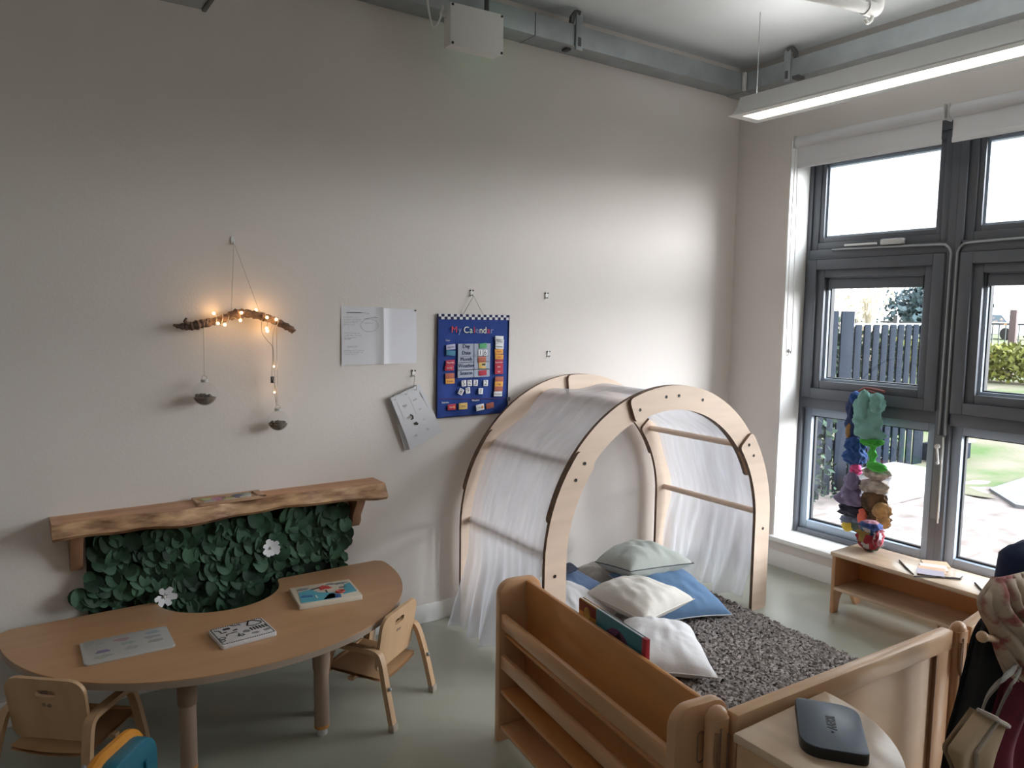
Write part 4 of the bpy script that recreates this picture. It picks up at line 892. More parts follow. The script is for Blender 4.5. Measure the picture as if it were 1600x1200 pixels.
# ================================================================ CUSHIONS
def cushion(label, corners, t, ma, seam=None, seed=0, sag=.0, dirn=1):
    A, B, C_, D = [Vector(p) for p in corners]; n = ((B - A).cross(D - A)).normalized()
    if n.z < 0: n = -n
    ctr = (A + B + C_ + D) / 4; rt = empty('cushion', (ctr.x, ctr.y, min(p.z for p in (A, B, C_, D)) - .01), 0, label, 'cushion', 'cushions heaped in the den')
    def base(u, v):
        a, b = 2 * u - 1, 2 * v - 1
        k = .045; uu = .5 + .5 * a * (1 - k * (1 - b * b)); vv = .5 + .5 * b * (1 - k * (1 - a * a))
        return (A * (1 - uu) + B * uu) * (1 - vv) + (D * (1 - uu) + C_ * uu) * vv - n * (sag * (a * a + b * b) * .5)
    def th_(u, v):
        a, b = abs(2 * u - 1), abs(2 * v - 1); e = (max(0, 1 - a ** 2.6) * max(0, 1 - b ** 2.6)) ** .5
        w = mnoise.noise(Vector((u * 4 + seed, v * 4, 0))) * .16 + mnoise.noise(Vector((u * 11 + seed, v * 5, 3))) * .07
        rad = .06 * math.sin(math.atan2(v - .5, u - .5) * 13 + seed) * max(a, b) ** 3
        return t * .75 * e * (1 + w + rad)
    m = MB(); m.grid(lambda u, v: base(u, v) + n * th_(u, v), 34, 34); m.grid(lambda u, v: base(u, v) - n * th_(u, v) * .8, 34, 34)
    build('cushion_cover', m, ma, rt, ang=80)
    P = [base(k / 16, 0) for k in range(16)] + [base(1, k / 16) for k in range(16)] + [base(1 - k / 16, 1) for k in range(16)] + [base(0, 1 - k / 16) for k in range(17)]
    build('piping', MB().tube(P, .0028, 6), seam or ma, rt); return rt
z_ = lambda px, py, z: at(px, py, 'z', z)
cushion('big denim blue cushion slumped from the heap onto the rug', [z_(950, 893, .23), z_(1066, 884, .24), z_(1146, 957, .055), z_(1032, 970, .065)], .10, PILB, SEAM, 1, .02)
cushion('grey-green cushion on top of the heap against the wall', [z_(930, 878, .28), z_(990, 852, .285), z_(1084, 880, .285), z_(985, 893, .28)], .125, PILG, SEAMD, 2)
cushion('stone-coloured cushion under the left of the grey-green one', [z_(898, 889, .20), z_(938, 878, .22), z_(982, 904, .17), z_(930, 922, .13)], .08, PILS, PILS, 3)
cushion('slate blue cushion half hidden behind the left front leg of the arch', [z_(858, 896, .235), z_(884, 884, .25), z_(944, 914, .19), z_(888, 948, .13)], .05, PILD, SEAMD, 4)
cushion('cream cushion in the middle, lying on the denim blue one', [z_(915, 927, .20), z_(985, 905, .23), z_(1085, 936, .17), z_(1008, 972, .15)], .12, PILC, PILC, 5)
cushion('crumpled white cushion at the left, behind the two books', [z_(840, 922, .19), z_(885, 908, .21), z_(972, 952, .11), z_(900, 1005, .07)], .09, PILW, PILW, 6)
cushion('plump white cushion at the front of the heap on the rug', [z_(976, 966, .13), z_(1078, 976, .12), z_(1122, 1056, .07), z_(950, 1046, .08)], .11, PILW, PILW, 7, .01)
cushion('small navy cushion corner showing at the back left of the heap', [z_(872, 886, .27), z_(893, 881, .28), z_(904, 889, .27), z_(882, 897, .265)], .03, NAVY, NAVY, 8)

# ================================================================ LOW FURNITURE FENCE
# bookshelf: local x = depth towards the rug, local y = length away from us
bs = empty('book_browser', (-2.690, -2.092, 0), R(-7.2), 'long low maple book browser with two front rails, left side of the cosy corner', 'bookcase')
LB = 1.02
def endp(y0, y1):
    P = [(-.010, 0), (.165, 0), (.165, .55)] + [(.165 - .045 + .045 * math.cos(a), .570 + .045 * math.sin(a)) for a in np.linspace(0, 1.57, 6)] + [(.045 - .055 * math.sin(a), .560 + .055 * math.cos(a)) for a in np.linspace(0, 1.57, 7)]
    return MB().prism(P, y0, y1, 'y', .006)
e1 = build('end_panel', endp(0, .034), MAPLEV, bs, local=True); build('end_panel', endp(LB - .034, LB), MAPLEV, bs, local=True)
build('back_panel', MB().box((.098, .034, .07), (.116, LB - .034, .607), .005), MAPLED, bs, local=True)
build('front_rail', MB().box((-.004, .034, .438), (.016, LB - .034, .495), .005), MAPLE, bs, local=True)
build('front_rail', MB().box((-.004, .034, .285), (.016, LB - .034, .338), .005), MAPLE, bs, local=True)
build('shelf', MB().box((-.004, .034, .188), (.098, LB - .034, .206), .004), MAPLED, bs, local=True)
build('shelf', MB().box((.016, .034, .40), (.098, LB - .034, .412), .002), MAPLED, bs, local=True)
build('plinth', MB().box((-.004, .034, .05), (.116, LB - .034, .068), .004), MAPLE, bs, local=True)
build('rear_ledge', MB().box((.116, .034, .39), (.170, LB - .034, .405), .003), MAPLE, bs, local=True)
m = MB(); S_ = [( .075 + .011 * math.cos(a), .50 + (.03 if math.sin(a) > 0 else -.03) + .011 * math.sin(a)) for a in np.linspace(0, 6.28, 21)[:-1]]
build('hinge_slot', MB().tube([(p[0], -.0005, p[1]) for p in S_] + [(S_[0][0], -.0005, S_[0][1])], .0022, 6), LEGC, e1, local=True)

def post(name, x, y, label, h=.612):
    rt = empty(name, (x, y, 0), R(-9), label, 'connector', 'rounded wooden connector posts')
    m = MB()
    P = rrect(-.030, -.022, .030, .022, .018, 5); m.prism(P, 0, h - .02, 'z'); 
    m.grid(lambda u, v: Vector((.030 * (1 - .0) * math.cos(u * 6.283) * math.cos(v * 1.57) * 1.0, .022 * math.sin(u * 6.283) * math.cos(v * 1.57), h - .02 + .028 * math.sin(v * 1.57))), 20, 6)
    build('post_body', m, MAPLEV, rt, local=True, ang=50)
    m = MB(); m.tube([(-.006, -.0225, .04), (-.006, -.0225, h - .04)], .003, 6); m.tube([(.020, -.021, .02), (.020, -.021, h - .06)], .003, 6); build('groove', m, LEGC, rt, local=True)
    m = MB(); m.tube(bez([(-.018, -.023, h - .05), (-.020, -.024, h - .12), (-.010, -.024, h - .16)], 5), .006, 8); build('latch_strip', m, BRKT, rt, local=True)
    return rt
post('connector_post', -2.597, -2.135, 'rounded wooden connector joining the book browser to the maple divider')
post('connector_post', -1.522, -2.212, 'rounded wooden connector at the right end of the maple divider')

def divider(loc, rz, L_, label, H=.60, groove=True):
    rt = empty('room_divider', (*loc, 0), rz, label, 'divider')
    build('top_rail', MB().box((0, -.020, H - .065), (L_, .020, H), .007), MAPLEP, rt, local=True)
    build('panel', MB().box((.02, -.008, .06), (L_ - .04, .008, H - .05)), MAPLEP, rt, local=True)
    build('stile', MB().box((L_ - .085, -.0185, .0), (L_, .0185, H - .06), .006), MAPLEV, rt, local=True)
    build('stile', MB().box((0, -.0185, 0), (.06, .0185, H - .06), .006), MAPLEV, rt, local=True)
    build('bottom_rail', MB().box((.06, -.0185, .03), (L_ - .085, .0185, .09), .006), MAPLEP, rt, local=True)
    if groove: build('groove_strip', MB().box((L_ - .092, -.0195, .03), (L_ - .084, -.008, H - .066), .001), BRKT, rt, local=True)
    return rt
divider((-2.562, -2.152), R(-2.5), 1.005, 'maple room divider panel crossing behind the quarter-round unit')
divider((-1.485, -2.216), R(6), .95, 'second maple divider, mostly hidden behind the hanging dressing-up clothes', groove=False)

# quarter-round unit
QC = Vector((-2.605, -2.194)); QR = .378
qu = empty('quarter_round_unit', (QC.x + .15, QC.y - .15, 0), 0, 'quarter-round maple corner unit in front of the divider', 'corner unit')
def quarter(r, inset=0): return [(QC.x + inset, QC.y - inset), (QC.x + inset, QC.y - r)] + [(QC.x + r * math.sin(a), QC.y - r * math.cos(a)) for a in np.linspace(0.09, 1.57 - max(.02, inset / r + .03), 26)] + [(QC.x + r, QC.y - inset)]
build('unit_top', MB().prism(quarter(QR), .555, .58, 'z', .005), QTOP, qu)
build('side_panel', MB().box((QC.x + .006, QC.y - QR + .03, .0), (QC.x + .026, QC.y - .006, .555), .003), MAPLEP, qu)
build('back_panel', MB().box((QC.x + .026, QC.y - .026, .0), (QC.x + QR - .03, QC.y - .008, .555), .003), MAPLEP, qu)
build('shelf', MB().prism(quarter(QR - .03, .026), .27, .288, 'z', .003), MAPLE, qu)
build('base_board', MB().prism(quarter(QR - .02, .008), .04, .06, 'z', .003), MAPLE, qu)

# streaming box
zt = .607
QA = [z_(px, py, zt) for px, py in ((1242, 1088), (1341, 1105), (1360.5, 1182), (1251.5, 1164))]
rb_ = empty('set_top_box', (sum(p.x for p in QA) / 4, sum(p.y for p in QA) / 4, .58), 0, 'flat dark rounded set-top box with lettering on the quarter-round unit', 'set-top box')
def roundpoly(Q, rads, n=7):
    out = []
    for i, c_ in enumerate(Q):
        p, nx = Q[i - 1], Q[(i + 1) % len(Q)]; a = (p - c_).normalized(); b = (nx - c_).normalized(); r = rads[i]
        for k in range(n + 1):
            t = k / n; out.append(c_ + a * r * (1 - t) ** 2 + b * r * t ** 2)
    return out
Q2 = [Vector((p.x, p.y)) for p in QA]
oz = roundpoly(Q2, (.018, .055, .018, .055))
build('case', MB().prism([(p.x, p.y) for p in oz], .5802, .6055, 'z', .002), BLACK, rb_)
cq = sum(Q2, Vector((0, 0))) / 4
build('lid', MB().prism([(cq.x + (p.x - cq.x) * .985, cq.y + (p.y - cq.y) * .985) for p in oz], .6055, .607, 'z', .0006), TABW, rb_)
xa = Vector((QA[3].x - QA[0].x, QA[3].y - QA[0].y, 0)).normalized(); ya = Vector((0, 0, 1)).cross(xa)
tp = z_(1297.5, 1129, zt); MT = Matrix(((xa.x, ya.x, 0, tp.x), (xa.y, ya.y, 0, tp.y), (0, 0, 1, zt + .0003), (0, 0, 0, 1)))
m = MB(); text_mb(m, 'KEW', MT, .029, bold=.0011); text_mb(m, '®', MT @ Matrix.Translation((.044, .0, 0)), .010); build('lettering', m, BLACK, rb_)

# two board books behind the browser's back panel
def book(y0, y1, x, z1, label, covers):
    rt = empty('board_book', (-2.690 + .992 * x + .125 * y0, -2.092 - .125 * x + .992 * y0, .4065), R(-7.2), label, 'book', 'board books standing at the back of the book browser')
    m = MB(); L_ = y1 - y0; T_ = .014; H = z1 - .405
    build('pages', MB().box((.0015, .002, .001), (T_ - .0015, L_ - .003, H - .002)), CARDW, rt, local=True)
    build('cover', MB().prism(rrect(0, 0, L_, H, .008), -.0, .0018, 'x'), covers[0], rt, local=True); build('cover', MB().prism(rrect(0, 0, L_, H, .008), T_ - .0018, T_, 'x'), covers[0], rt, local=True)
    build('spine', MB().box((-.0006, -.0012, 0), (T_ + .0006, .018, H), .0008), covers[1], rt, local=True)
    for pts, ma in covers[2]: build('cover_picture', MB().prism([(a * L_, H - b * H) for a, b in pts], -.0016, .0, 'x'), ma, rt, local=True)
    return rt
BOR = mat('book_orange', (.55, .27, .05), .35); BRED = mat('book_red', (.42, .03, .05), .35); BDK = mat('book_maroon', (.18, .02, .02), .35); BTEAL = mat('book_teal', (.05, .20, .26), .3); BPUR = mat('book_purple', (.13, .04, .12), .35)
ycir = [(.80 + .07 * math.cos(a), .16 + .09 * math.sin(a)) for a in np.linspace(0, 6.28, 16)[:-1]]
book(.42, .685, .140, .640, 'orange and dark red board book, left of the pair on the browser', (BOR, BRED, [([(.42, .02), (.99, .02), (.99, .17), (.42, .17)], BDK), (ycir, YELL), ([(.06, .02), (.16, .02), (.16, .5), (.06, .5)], BRED)]))
book(.295, .555, .122, .652, 'teal and purple board book with a red spine, right of the pair on the browser', (BTEAL, BRED, [([(.28, .6)] + [(.55 + .28 * math.cos(a), .40 - .30 * math.sin(a)) for a in np.linspace(.4, 2.9, 12)] + [(.9, .6)], BPUR)]))

# ================================================================ BENCH UNDER THE WINDOW
bn = empty('low_bench', (-.27, -1.6, 0), 0, 'low maple bench with one shelf under the window', 'bench')
BX0, BX1, BY0, BY1 = -.405, -.115, -2.12, -1.055
build('bench_top', MB().box((BX0, BY0, .315), (BX1, BY1, .338), .006), QTOP, bn)
def bend(y0, y1):
    P = [(BX0 + .012, 0), (BX0 + .060, 0)] + [(BX0 + .135 - .068 * math.cos(a), .035 + .078 * math.sin(a)) for a in np.linspace(.1, math.pi - .1, 12)] + [(BX1 - .060, 0), (BX1 - .01, 0), (BX1 - .01, .315), (BX0 + .012, .315)]
    return MB().prism(P, y0, y1, 'y', .003)
build('end_panel', bend(BY1 - .028, BY1 - .006), MAPLEV, bn); build('end_panel', bend(BY0 + .006, BY0 + .028), MAPLEV, bn)
build('shelf', MB().box((BX0 + .006, BY0 + .028, .130), (BX1 - .02, BY1 - .028, .148), .004), QTOP, bn)  # pale top finish reused so its colour carries the bright window reflection
build('back_panel', MB().box((BX1 - .045, BY0 + .028, .148), (BX1 - .03, BY1 - .028, .315)), MAPLED, bn)
build('middle_support', MB().box((BX0 + .10, -1.6, .0), (BX0 + .20, -1.58, .130), .003), MAPLEV, bn)
TW = mat('dark_stick', (.04, .03, .03), .7, noise=.3, nscale=30)
zb_ = .3385
def stick(pts, label, r=.005):
    o = build('stick', MB().tube([p + Vector((0, 0, r)) for p in pts], [r * k for k in ([.8] + [1] * (len(pts) - 2) + [.6])], 7), TW); props(o, label, 'stick', 'sticks on the bench'); return o
stick([z_(1405, 877, zb_), z_(1415, 888, zb_), z_(1427, 899, zb_)], 'short dark stick on the bench, touching the long one')
stick([z_(1428, 902, zb_), z_(1465, 903, zb_), z_(1500, 906, zb_), z_(1504, 902, zb_)], 'long dark stick with a forked tip lying across the bench')
stick([z_(1523, 912, zb_), z_(1532, 922, zb_), z_(1545, 935, zb_)], 'dark stick at the right end of the bench beside the scarf')
for k, (px, py, rz, c, nm) in enumerate(((1462, 881, 18, (.62, .42, .28), 'orange-striped card at the back of the fan on the bench'), (1459, 887, 14, (.66, .60, .56), 'cream card second in the fan on the bench'), (1456, 892, 11, (.62, .40, .27), 'tan card third in the fan on the bench'), (1454, 897, 8, (.42, .38, .46), 'lilac card at the front of the fan on the bench'))):
    p = z_(px, py, zb_); M = top_M(p.x, p.y, zb_ + .0002 + k * .0022, R(rz + 20))
    o = build('picture_card', MB().prism(rrect(-.045, -.060, .045, .060, .006), 0, .002, 'z', 0, M), mat('card_%d' % k, c, .5)); props(o, nm, 'card', 'cards fanned on the bench')
# patchwork fabric lump
def lump(M, r, seed, mi, folds=5, amp=.14, nz=.12, nu=36, nv=20, m=None, twist=1.0):
    m = m or MB()
    def f(u, v):
        a = u * 6.2832; b = (v - .5) * math.pi; d = Vector((math.cos(a) * math.cos(b), math.sin(a) * math.cos(b), math.sin(b)))
        w1 = mnoise.noise(d * 2.2 + Vector((seed, 0, 0))); k = 1 + amp * (.6 * math.sin(a * folds + twist * 3 * math.sin(b * 2) + seed + 3 * w1) + .3 * math.sin(b * 6 + 2.5 * math.sin(a * 2 + seed) + 4 * w1)) * math.cos(b) + 1.6 * nz * w1 + .42 * (abs(mnoise.noise(Vector((d.x * 4, d.y * 4, d.z * 2.2)) + Vector((seed, 3, 0)))) - .2) + .20 * (abs(mnoise.noise(d * 8 + Vector((0, seed, 1)))) - .2)
        return Vector((d.x * r[0] * k, d.y * r[1] * k, d.z * r[2] * (1 + .1 * mnoise.noise(d * 3 + Vector((0, seed, 0))))))
    m.grid(f, nu, nv, mi, M, wrap=True); return m
pc = z_(1357, 860, .338)
pw = empty('patchwork_bundle', (pc.x, pc.y, .338), 0, 'small patchwork fabric bundle in bright squares on the bench end', 'soft toy')
PWM = [cloth('patch_%d' % i, c) for i, c in enumerate(((.26, .015, .03), (.42, .42, .46), (.03, .06, .20), (.30, .20, .05), (.04, .14, .07), (.06, .15, .26), (.06, .05, .045), (.34, .15, .20)))]
def patchwork(c, r, seed, amp, rows):
    m = lump(Matrix.Translation(c), r, seed, 0, 3, amp, .22, 32, 20)
    for i in range(len(m.f)):
        row, cl = i // 32, i % 32; k = min(len(rows) - 1, row * len(rows) // 20); cl2 = (cl + (k % 2) * 2) // 4; m.m[i] = rows[k][(cl2 * 3 + k) % len(rows[k])]
    return m
build('stuffed_body', patchwork((pc.x + .01, pc.y, .338 + .072), (.060, .066, .073), 3, .10, [(6, 0, 6, 4), (0, 1, 0, 6), (0, 4, 0, 3), (3, 4, 2, 3), (3, 2, 5, 1)]), PWM, pw, ang=80)
build('folded_flap', patchwork((pc.x - .012, pc.y - .012, .338 + .135), (.046, .058, .036), 5, .14, [(5, 2, 1), (2, 1, 5, 7), (1, 7, 2), (7, 1, 5)]), PWM, pw, ang=80)
build('side_flap', patchwork((pc.x - .02, pc.y - .062, .338 + .085), (.034, .022, .050), 8, .14, [(0, 6), (7, 0), (0, 1), (7, 0)]), PWM, pw, ang=80)

# ================================================================ HAND PUPPETS HUNG IN THE WINDOW
PX = .125
def pw_(px, py, x=PX): return at(px, py, 'x', x)
hg = empty('puppet_line', (PX, -.95, .40), 0, 'string of hand puppets hanger hooked over the window casement', 'hanger', None)
a = pw_(1340, 613, .150); b = pw_(1382, 612, .150)
m = MB(); m.tube(bez([a, pw_(1352, 607, .17), pw_(1368, 609, .17), b], 6), .008, 8); m.tube(bez([pw_(1338, 620, .145), pw_(1355, 611, .16), pw_(1378, 618, .15)], 6), .006, 8); m.tube([pw_(1355, 608, .165), pw_(1355, 606, .186)], .006, 8)
build('hanger_bar', m, mat('rust_hanger', (.22, .06, .05), .6), hg)
m = MB(); m.tube([pw_(1336, 620, .13), pw_(1334, 700, .13), pw_(1328, 760, .13), pw_(1338, 822, .13)], .004, 6); m.tube([pw_(1362, 615, .13), pw_(1362, 700, .13), pw_(1362, 760, .13), pw_(1374, 815, .13)], .004, 6)
build('line', m, STRING, hg)
def sack(c, r, prof, nf, seed, amp=.13):
    m = MB(); ns = len(prof) - 1
    def f(u, v):
        a = u * 6.2832; t = v * ns; i = min(ns - 1, int(t)); k = t - i; k = k * k * (3 - 2 * k); w = prof[i] * (1 - k) + prof[i + 1] * k
        ph = seed + 1.2 * math.sin(v * 5 + seed) + 1.5 * mnoise.noise(Vector((v * 3, seed, 0)))
        g = amp * (.3 + .9 * v) * (math.sin(a * nf + ph) + .5 * math.sin(a * (nf * 2 - 1) - ph * 1.7)) + .22 * mnoise.noise(Vector((math.cos(a) * 1.5, math.sin(a) * 1.5, v * 3 + seed)))
        g += .11 * math.sin(v * 17 + 2.2 * math.sin(a * 2 + seed) + 2.5 * mnoise.noise(Vector((math.cos(a), math.sin(a), v * 2 + seed * 3)))) + .05 * math.sin(v * 31 + 3 * math.sin(a * 3 + seed)); q_ = w * (1 + g); sl = .10 * math.sin(v * 3.1 + seed)
        return c + Vector((r[0] * q_ * math.cos(a), r[1] * (q_ * math.sin(a) + sl), r[2] * (1 - 2 * v + (.06 * math.sin(a * nf + seed) if v > .9 else 0) + .05 * mnoise.noise(Vector((a, v * 4, seed))) * math.sin(v * 3.14))))
    m.grid(f, 64, 56, wrap=True); return m
SK = {1: ([.05, .75, .9, .8, 1.0, .95, .2], 4), 2: ([.05, .7, .95, .8, 1.1, .9, .2], 5), 4: ([.05, .55, .6, .75, 1.1, 1.15, .3], 4), 7: ([.05, .8, .95, .9, .95, 1.05, .4], 3), 9: ([.05, .8, .45, .9, .5, 1.0, .2], 3), 10: ([.05, .8, 1.1, .8, .3], 5), 11: ([.05, .9, 1.15, .9, .3], 5), 5: ([.05, .9, 1.1, 1.0, .4], 4), 6: ([.05, .9, 1.1, .9, .3], 5), 3: ([.05, .8, 1.0, .9, .3], 3)}
def puppet(px, py, wpx, hpx, ma, label, seed, folds=5, amp=.16, depth=.045, x=PX, extra=None):
    c = pw_(px, py, x); s = (c - CAM).length / 1172 * .97; r = (depth, wpx * s / 2, hpx * s / 2)
    rt = empty('hand_puppet', (c.x, c.y, c.z - r[2]), 0, label, 'puppet', 'hand puppets strung in the window')
    build('cloth_body', sack(c, (r[0], r[1] * 1.0, r[2] * 1.04), SK[seed][0], SK[seed][1], seed) if seed in SK else lump(Matrix.Translation(c), (r[0], r[1] * 1.02, r[2] * 1.06), seed, 0, folds, amp * 1.0, .14, 64, 44), ma, rt, ang=80)
    for nm, dx, dy, w_, h_, mm, dp in (extra or []):
        c2 = pw_(px + dx, py + dy, x - .03); build(nm, lump(Matrix.Translation(c2), (dp, w_ * s / 2, h_ * s / 2), seed + 7, 0, 4, .10), mm, rt, ang=80)
    return rt
CB = cloth('dark_blue_starry', (.012, .028, .10)); CB2 = cloth('bright_blue', (.012, .06, .22)); CT = cloth('mint_teal', (.17, .36, .32)); CG = cloth('lime_green', (.06, .40, .05)); CBG = cloth('beige_print', (.46, .40, .35), noise=.45, nscale=18)
CBR = cloth('brown_fur', (.11, .055, .022), noise=.6, nscale=16, bscale=60); CTAN = cloth('tan_fur', (.40, .23, .09), noise=.4, nscale=20, bscale=60); CPK = cloth('hot_pink', (.60, .07, .22)); CLV = cloth('lavender', (.17, .14, .24)); CNV = cloth('blue_black', (.012, .012, .03)); CYE = cloth('yellow', (.62, .45, .05)); COR = cloth('coral', (.62, .13, .09)); CDG = cloth('dark_green', (.06, .09, .07)); CGY = cloth('grey_blue', (.13, .16, .24))
puppet(1335, 652, 24, 74, CB, 'dark blue starry puppet at the upper left of the string', 1, 5, .14, .035, PX + .02, [('blue_shoulder', 2, -30, 17, 20, CB2, .03), ('tan_paw', -9, 22, 8, 22, CTAN, .015), ('star', 2, 0, 5, 5, CTAN, .012)])
puppet(1335, 704, 32, 44, CB2, 'bright blue puppet hanging under the dark starry one', 2, 6, .18, .045)
puppet(1337, 733, 16, 22, CPK, 'small pink puppet peeping out below the blue one', 3, 3, .1, .03)
puppet(1329, 768, 38, 44, CLV, 'lavender puppet at the left of the string', 4, 5, .18, .05, PX, [('collar', 2, -16, 22, 26, CLV, .03)])
puppet(1332, 796, 36, 22, CNV, 'blue-black puppet below the lavender one', 5, 4, .12, .045)
puppet(1335, 814, 36, 20, CGY, 'multicoloured puppet at the bottom left with yellow and coral flaps', 6, 4, .2, .04, PX, [('yellow_flap', -11, 8, 16, 16, CYE, .014), ('coral_flap', 12, -6, 14, 26, COR, .016), ('green_flap', 6, 10, 20, 16, CDG, .016)])
puppet(1358, 652, 42, 68, CT, 'big mint teal puppet hanging at the top right of the string', 7, 4, .12, .05, PX - .03, [('fold', -8, -20, 18, 44, CT, .03), ('fold', 13, -22, 22, 30, CT, .03)])
puppet(1362, 690, 30, 14, CG, 'lime green puppet collar just under the mint teal one', 8, 4, .1, .045, PX - .02)
puppet(1363, 710, 15, 42, CG, 'long lime green puppet arm with spread hand', 9, 6, .22, .022, PX - .02, [('hand', 7, 20, 28, 14, CG, .025)])
puppet(1368, 738, 36, 26, CBG, 'beige patterned puppet below the green hand', 10, 5, .2, .045)
puppet(1366, 760, 38, 26, CBG, 'second beige patterned puppet above the brown furry one', 11, 6, .2, .045)
puppet(1366, 784, 34, 36, CBR, 'brown furry puppet with tan muzzle at the lower right', 12, 7, .12, .05, PX, [('muzzle', 11, 14, 26, 24, CTAN, .03), ('nose', 16, 8, 8, 5, CBR, .012)])
puppet(1371, 812, 34, 26, CBR, 'tan and brown furry puppet at the bottom right of the string', 13, 7, .12, .045, PX, [('tan_patch', 8, 4, 20, 20, CTAN, .025)])

# ================================================================ DRESSING-UP STAND (right edge)
YS = -2.44
def sp_(px, py, y=YS): return at(px, py, 'y', y)
ds = empty('dressing_up_stand', (-1.50, YS + .04, 0), 0, 'wooden peg stand behind the hanging dressing-up clothes', 'stand')
m = MB(); pk = sp_(1540, 997, YS); zk = pk.z
build('upright', MB().box((-1.56, YS + .05, 0), (-1.52, YS + .09, .80), .006), MAPLEV, ds)
build('upright', MB().box((-1.02, YS + .05, 0), (-.98, YS + .09, .80), .006), MAPLEV, ds)
build('foot', MB().box((-1.58, YS + .03, 0), (-1.50, YS + .19, .03), .006), MAPLEV, ds); build('foot', MB().box((-1.04, YS + .03, 0), (-.96, YS + .19, .03), .006), MAPLEV, ds)
build('peg_rail', MB().box((-1.60, YS + .035, zk - .03), (-.94, YS + .05, zk + .03), .004), MAPLE, ds)
pe = sp_(1535, 995, YS - .10); build('peg', MB().tube([pe, sp_(1575, 1003, YS - .05), (-1.585, YS + .045, zk - .01)], .0085, 12).ball(pe, .0135), MAPLEP, ds)
def hang(name, label, cat, rows, ma, y, amp, nf, seed, thick=.012, nu=40, diag=0.0):
    """cloth hanging in folds: rows of (left px, left py, right px, right py)"""
    L_ = [sp_(r[0], r[1], y) for r in rows]; R_ = [sp_(r[2], r[3], y) for r in rows]; L_ = bez(L_, 9); R_ = bez(R_, 9); nv = len(L_) - 1
    def f(u, v):
        i = min(nv, int(round(v * nv))); p = L_[i].lerp(R_[i], u); k = max(0, math.sin(u * 3.1416)) ** .5
        if diag:
            g = abs(math.sin(3.14 * (nf * u - diag * v + .8 * mnoise.noise(Vector((u * 3, v * 3, seed)))))) ** .7 * min(1, v * 6); p.y -= k * (.03 + amp * g); p.x -= k * amp * .35 * g; return p
        p.y -= k * .035 + amp * k * (math.sin(u * nf * 6.28 + seed + 2 * math.sin(v * 3)) + .6 * mnoise.noise(Vector((u * 5, v * 3, seed)))); return p
    m = MB(); m.grid(f, nu, nv); m.grid(lambda u, v: f(u, v) + Vector((0, thick + .02 * math.sin(u * 3.1416), 0)), nu, nv)
    b = bmesh.new()
    mats_ = ma if isinstance(ma, list) else [ma]; o = build(name, m, mats_, None if label else sc_, ang=80); props(o, label, cat); return o
hang('black_garment', 'black garment hanging on the peg stand behind the patterned scarf', 'garment', [(1552, 955, 1590, 950), (1535, 975, 1600, 975), (1524, 1000, 1605, 1005), (1512, 1050, 1605, 1050), (1498, 1105, 1600, 1105), (1486, 1150, 1590, 1150), (1470, 1250, 1590, 1250)], cloth('black_cloth', (.010, .010, .014)), YS - .02, .012, 2.5, 1)
VEL = cloth('crimson_velvet', (.20, .022, .05), noise=.5, nscale=5)
hang('velvet_cloak', 'crimson velvet cloak hanging at the bottom right corner', 'cloak', [(1580, 1040, 1640, 1030), (1568, 1080, 1650, 1080), (1556, 1120, 1650, 1130), (1545, 1165, 1650, 1170), (1535, 1215, 1650, 1220), (1525, 1300, 1650, 1300)], VEL, YS - .075, .026, 3, 4, nu=60)
SCF = cloth('rose_print_scarf', (.50, .39, .31), nscale=9); SCF_t = SCF.node_tree
_b = SCF_t.nodes['Principled BSDF']; _nz = [n for n in SCF_t.nodes if n.type == 'TEX_NOISE'][0]; _nz.inputs['Scale'].default_value = 13; [setattr(n.inputs['From Min'], 'default_value', .40) or setattr(n.inputs['From Max'], 'default_value', .50) for n in SCF_t.nodes if n.type == 'MAP_RANGE']
_mx = [n for n in SCF_t.nodes if n.type == 'MIX'][0]; _mx.inputs['A'].default_value = (.34, .10, .09, 1); _mx.inputs['B'].default_value = (.56, .44, .34, 1)
sc_ = empty('patterned_scarf', tuple(sp_(1600, 1120, YS - .085)), 0, 'cream and rose patterned scarf bunched over the top of the peg stand', 'scarf')
hang('scarf_body', None, None, [(1558, 903, 1640, 885), (1545, 920, 1650, 905), (1534, 940, 1650, 935), (1540, 965, 1650, 965), (1553, 990, 1650, 1000), (1563, 1025, 1650, 1040), (1578, 1060, 1650, 1080), (1594, 1095, 1650, 1120)], SCF, YS - .075, .034, 7.0, 2, nu=130, diag=4.0)
cp = sp_(1601, 897, YS - .03)
cpo = empty('navy_cap', (cp.x, cp.y, cp.z - .07), 0, 'navy blue soft cap perched on top of the scarf at the right edge', 'cap')
def cap(u, v):
    a = u * 6.2832; h = v; r = .105 * (1 - .15 * h) * (1 if h < .8 else math.sqrt(max(0, 1 - ((h - .8) / .2) ** 2)) * .9 + .02); e = .75
    return Vector((cp.x + .02 + r * .85 * math.copysign(abs(math.cos(a)) ** e, math.cos(a)), cp.y + .7 * r * math.copysign(abs(math.sin(a)) ** e, math.sin(a)), cp.z - .075 + .16 * h + .006 * math.sin(a * 3)))
build('cap_crown', MB().grid(cap, 40, 14, wrap=True), cloth('navy_felt', (.014, .028, .085)), cpo, ang=60)
build('cap_band', MB().grid(lambda u, v: cap(u, v * .16) + (cap(u, v * .16) - Vector((cp.x + .02, cp.y, cap(u, v * .16).z))) * .035, 40, 2, wrap=True), CNV, cpo)
tb_ = empty('tote_bag', tuple(sp_(1520, 1200, YS - .11)), 0, 'beige canvas tote bag hanging by its grey strap from the peg stand', 'bag')
CAN = cloth('beige_canvas', (.40, .27, .155)); CANL = cloth('canvas_hem', (.50, .44, .38)); STR = cloth('grey_strap', (.24, .215, .19))
yT = YS - .11
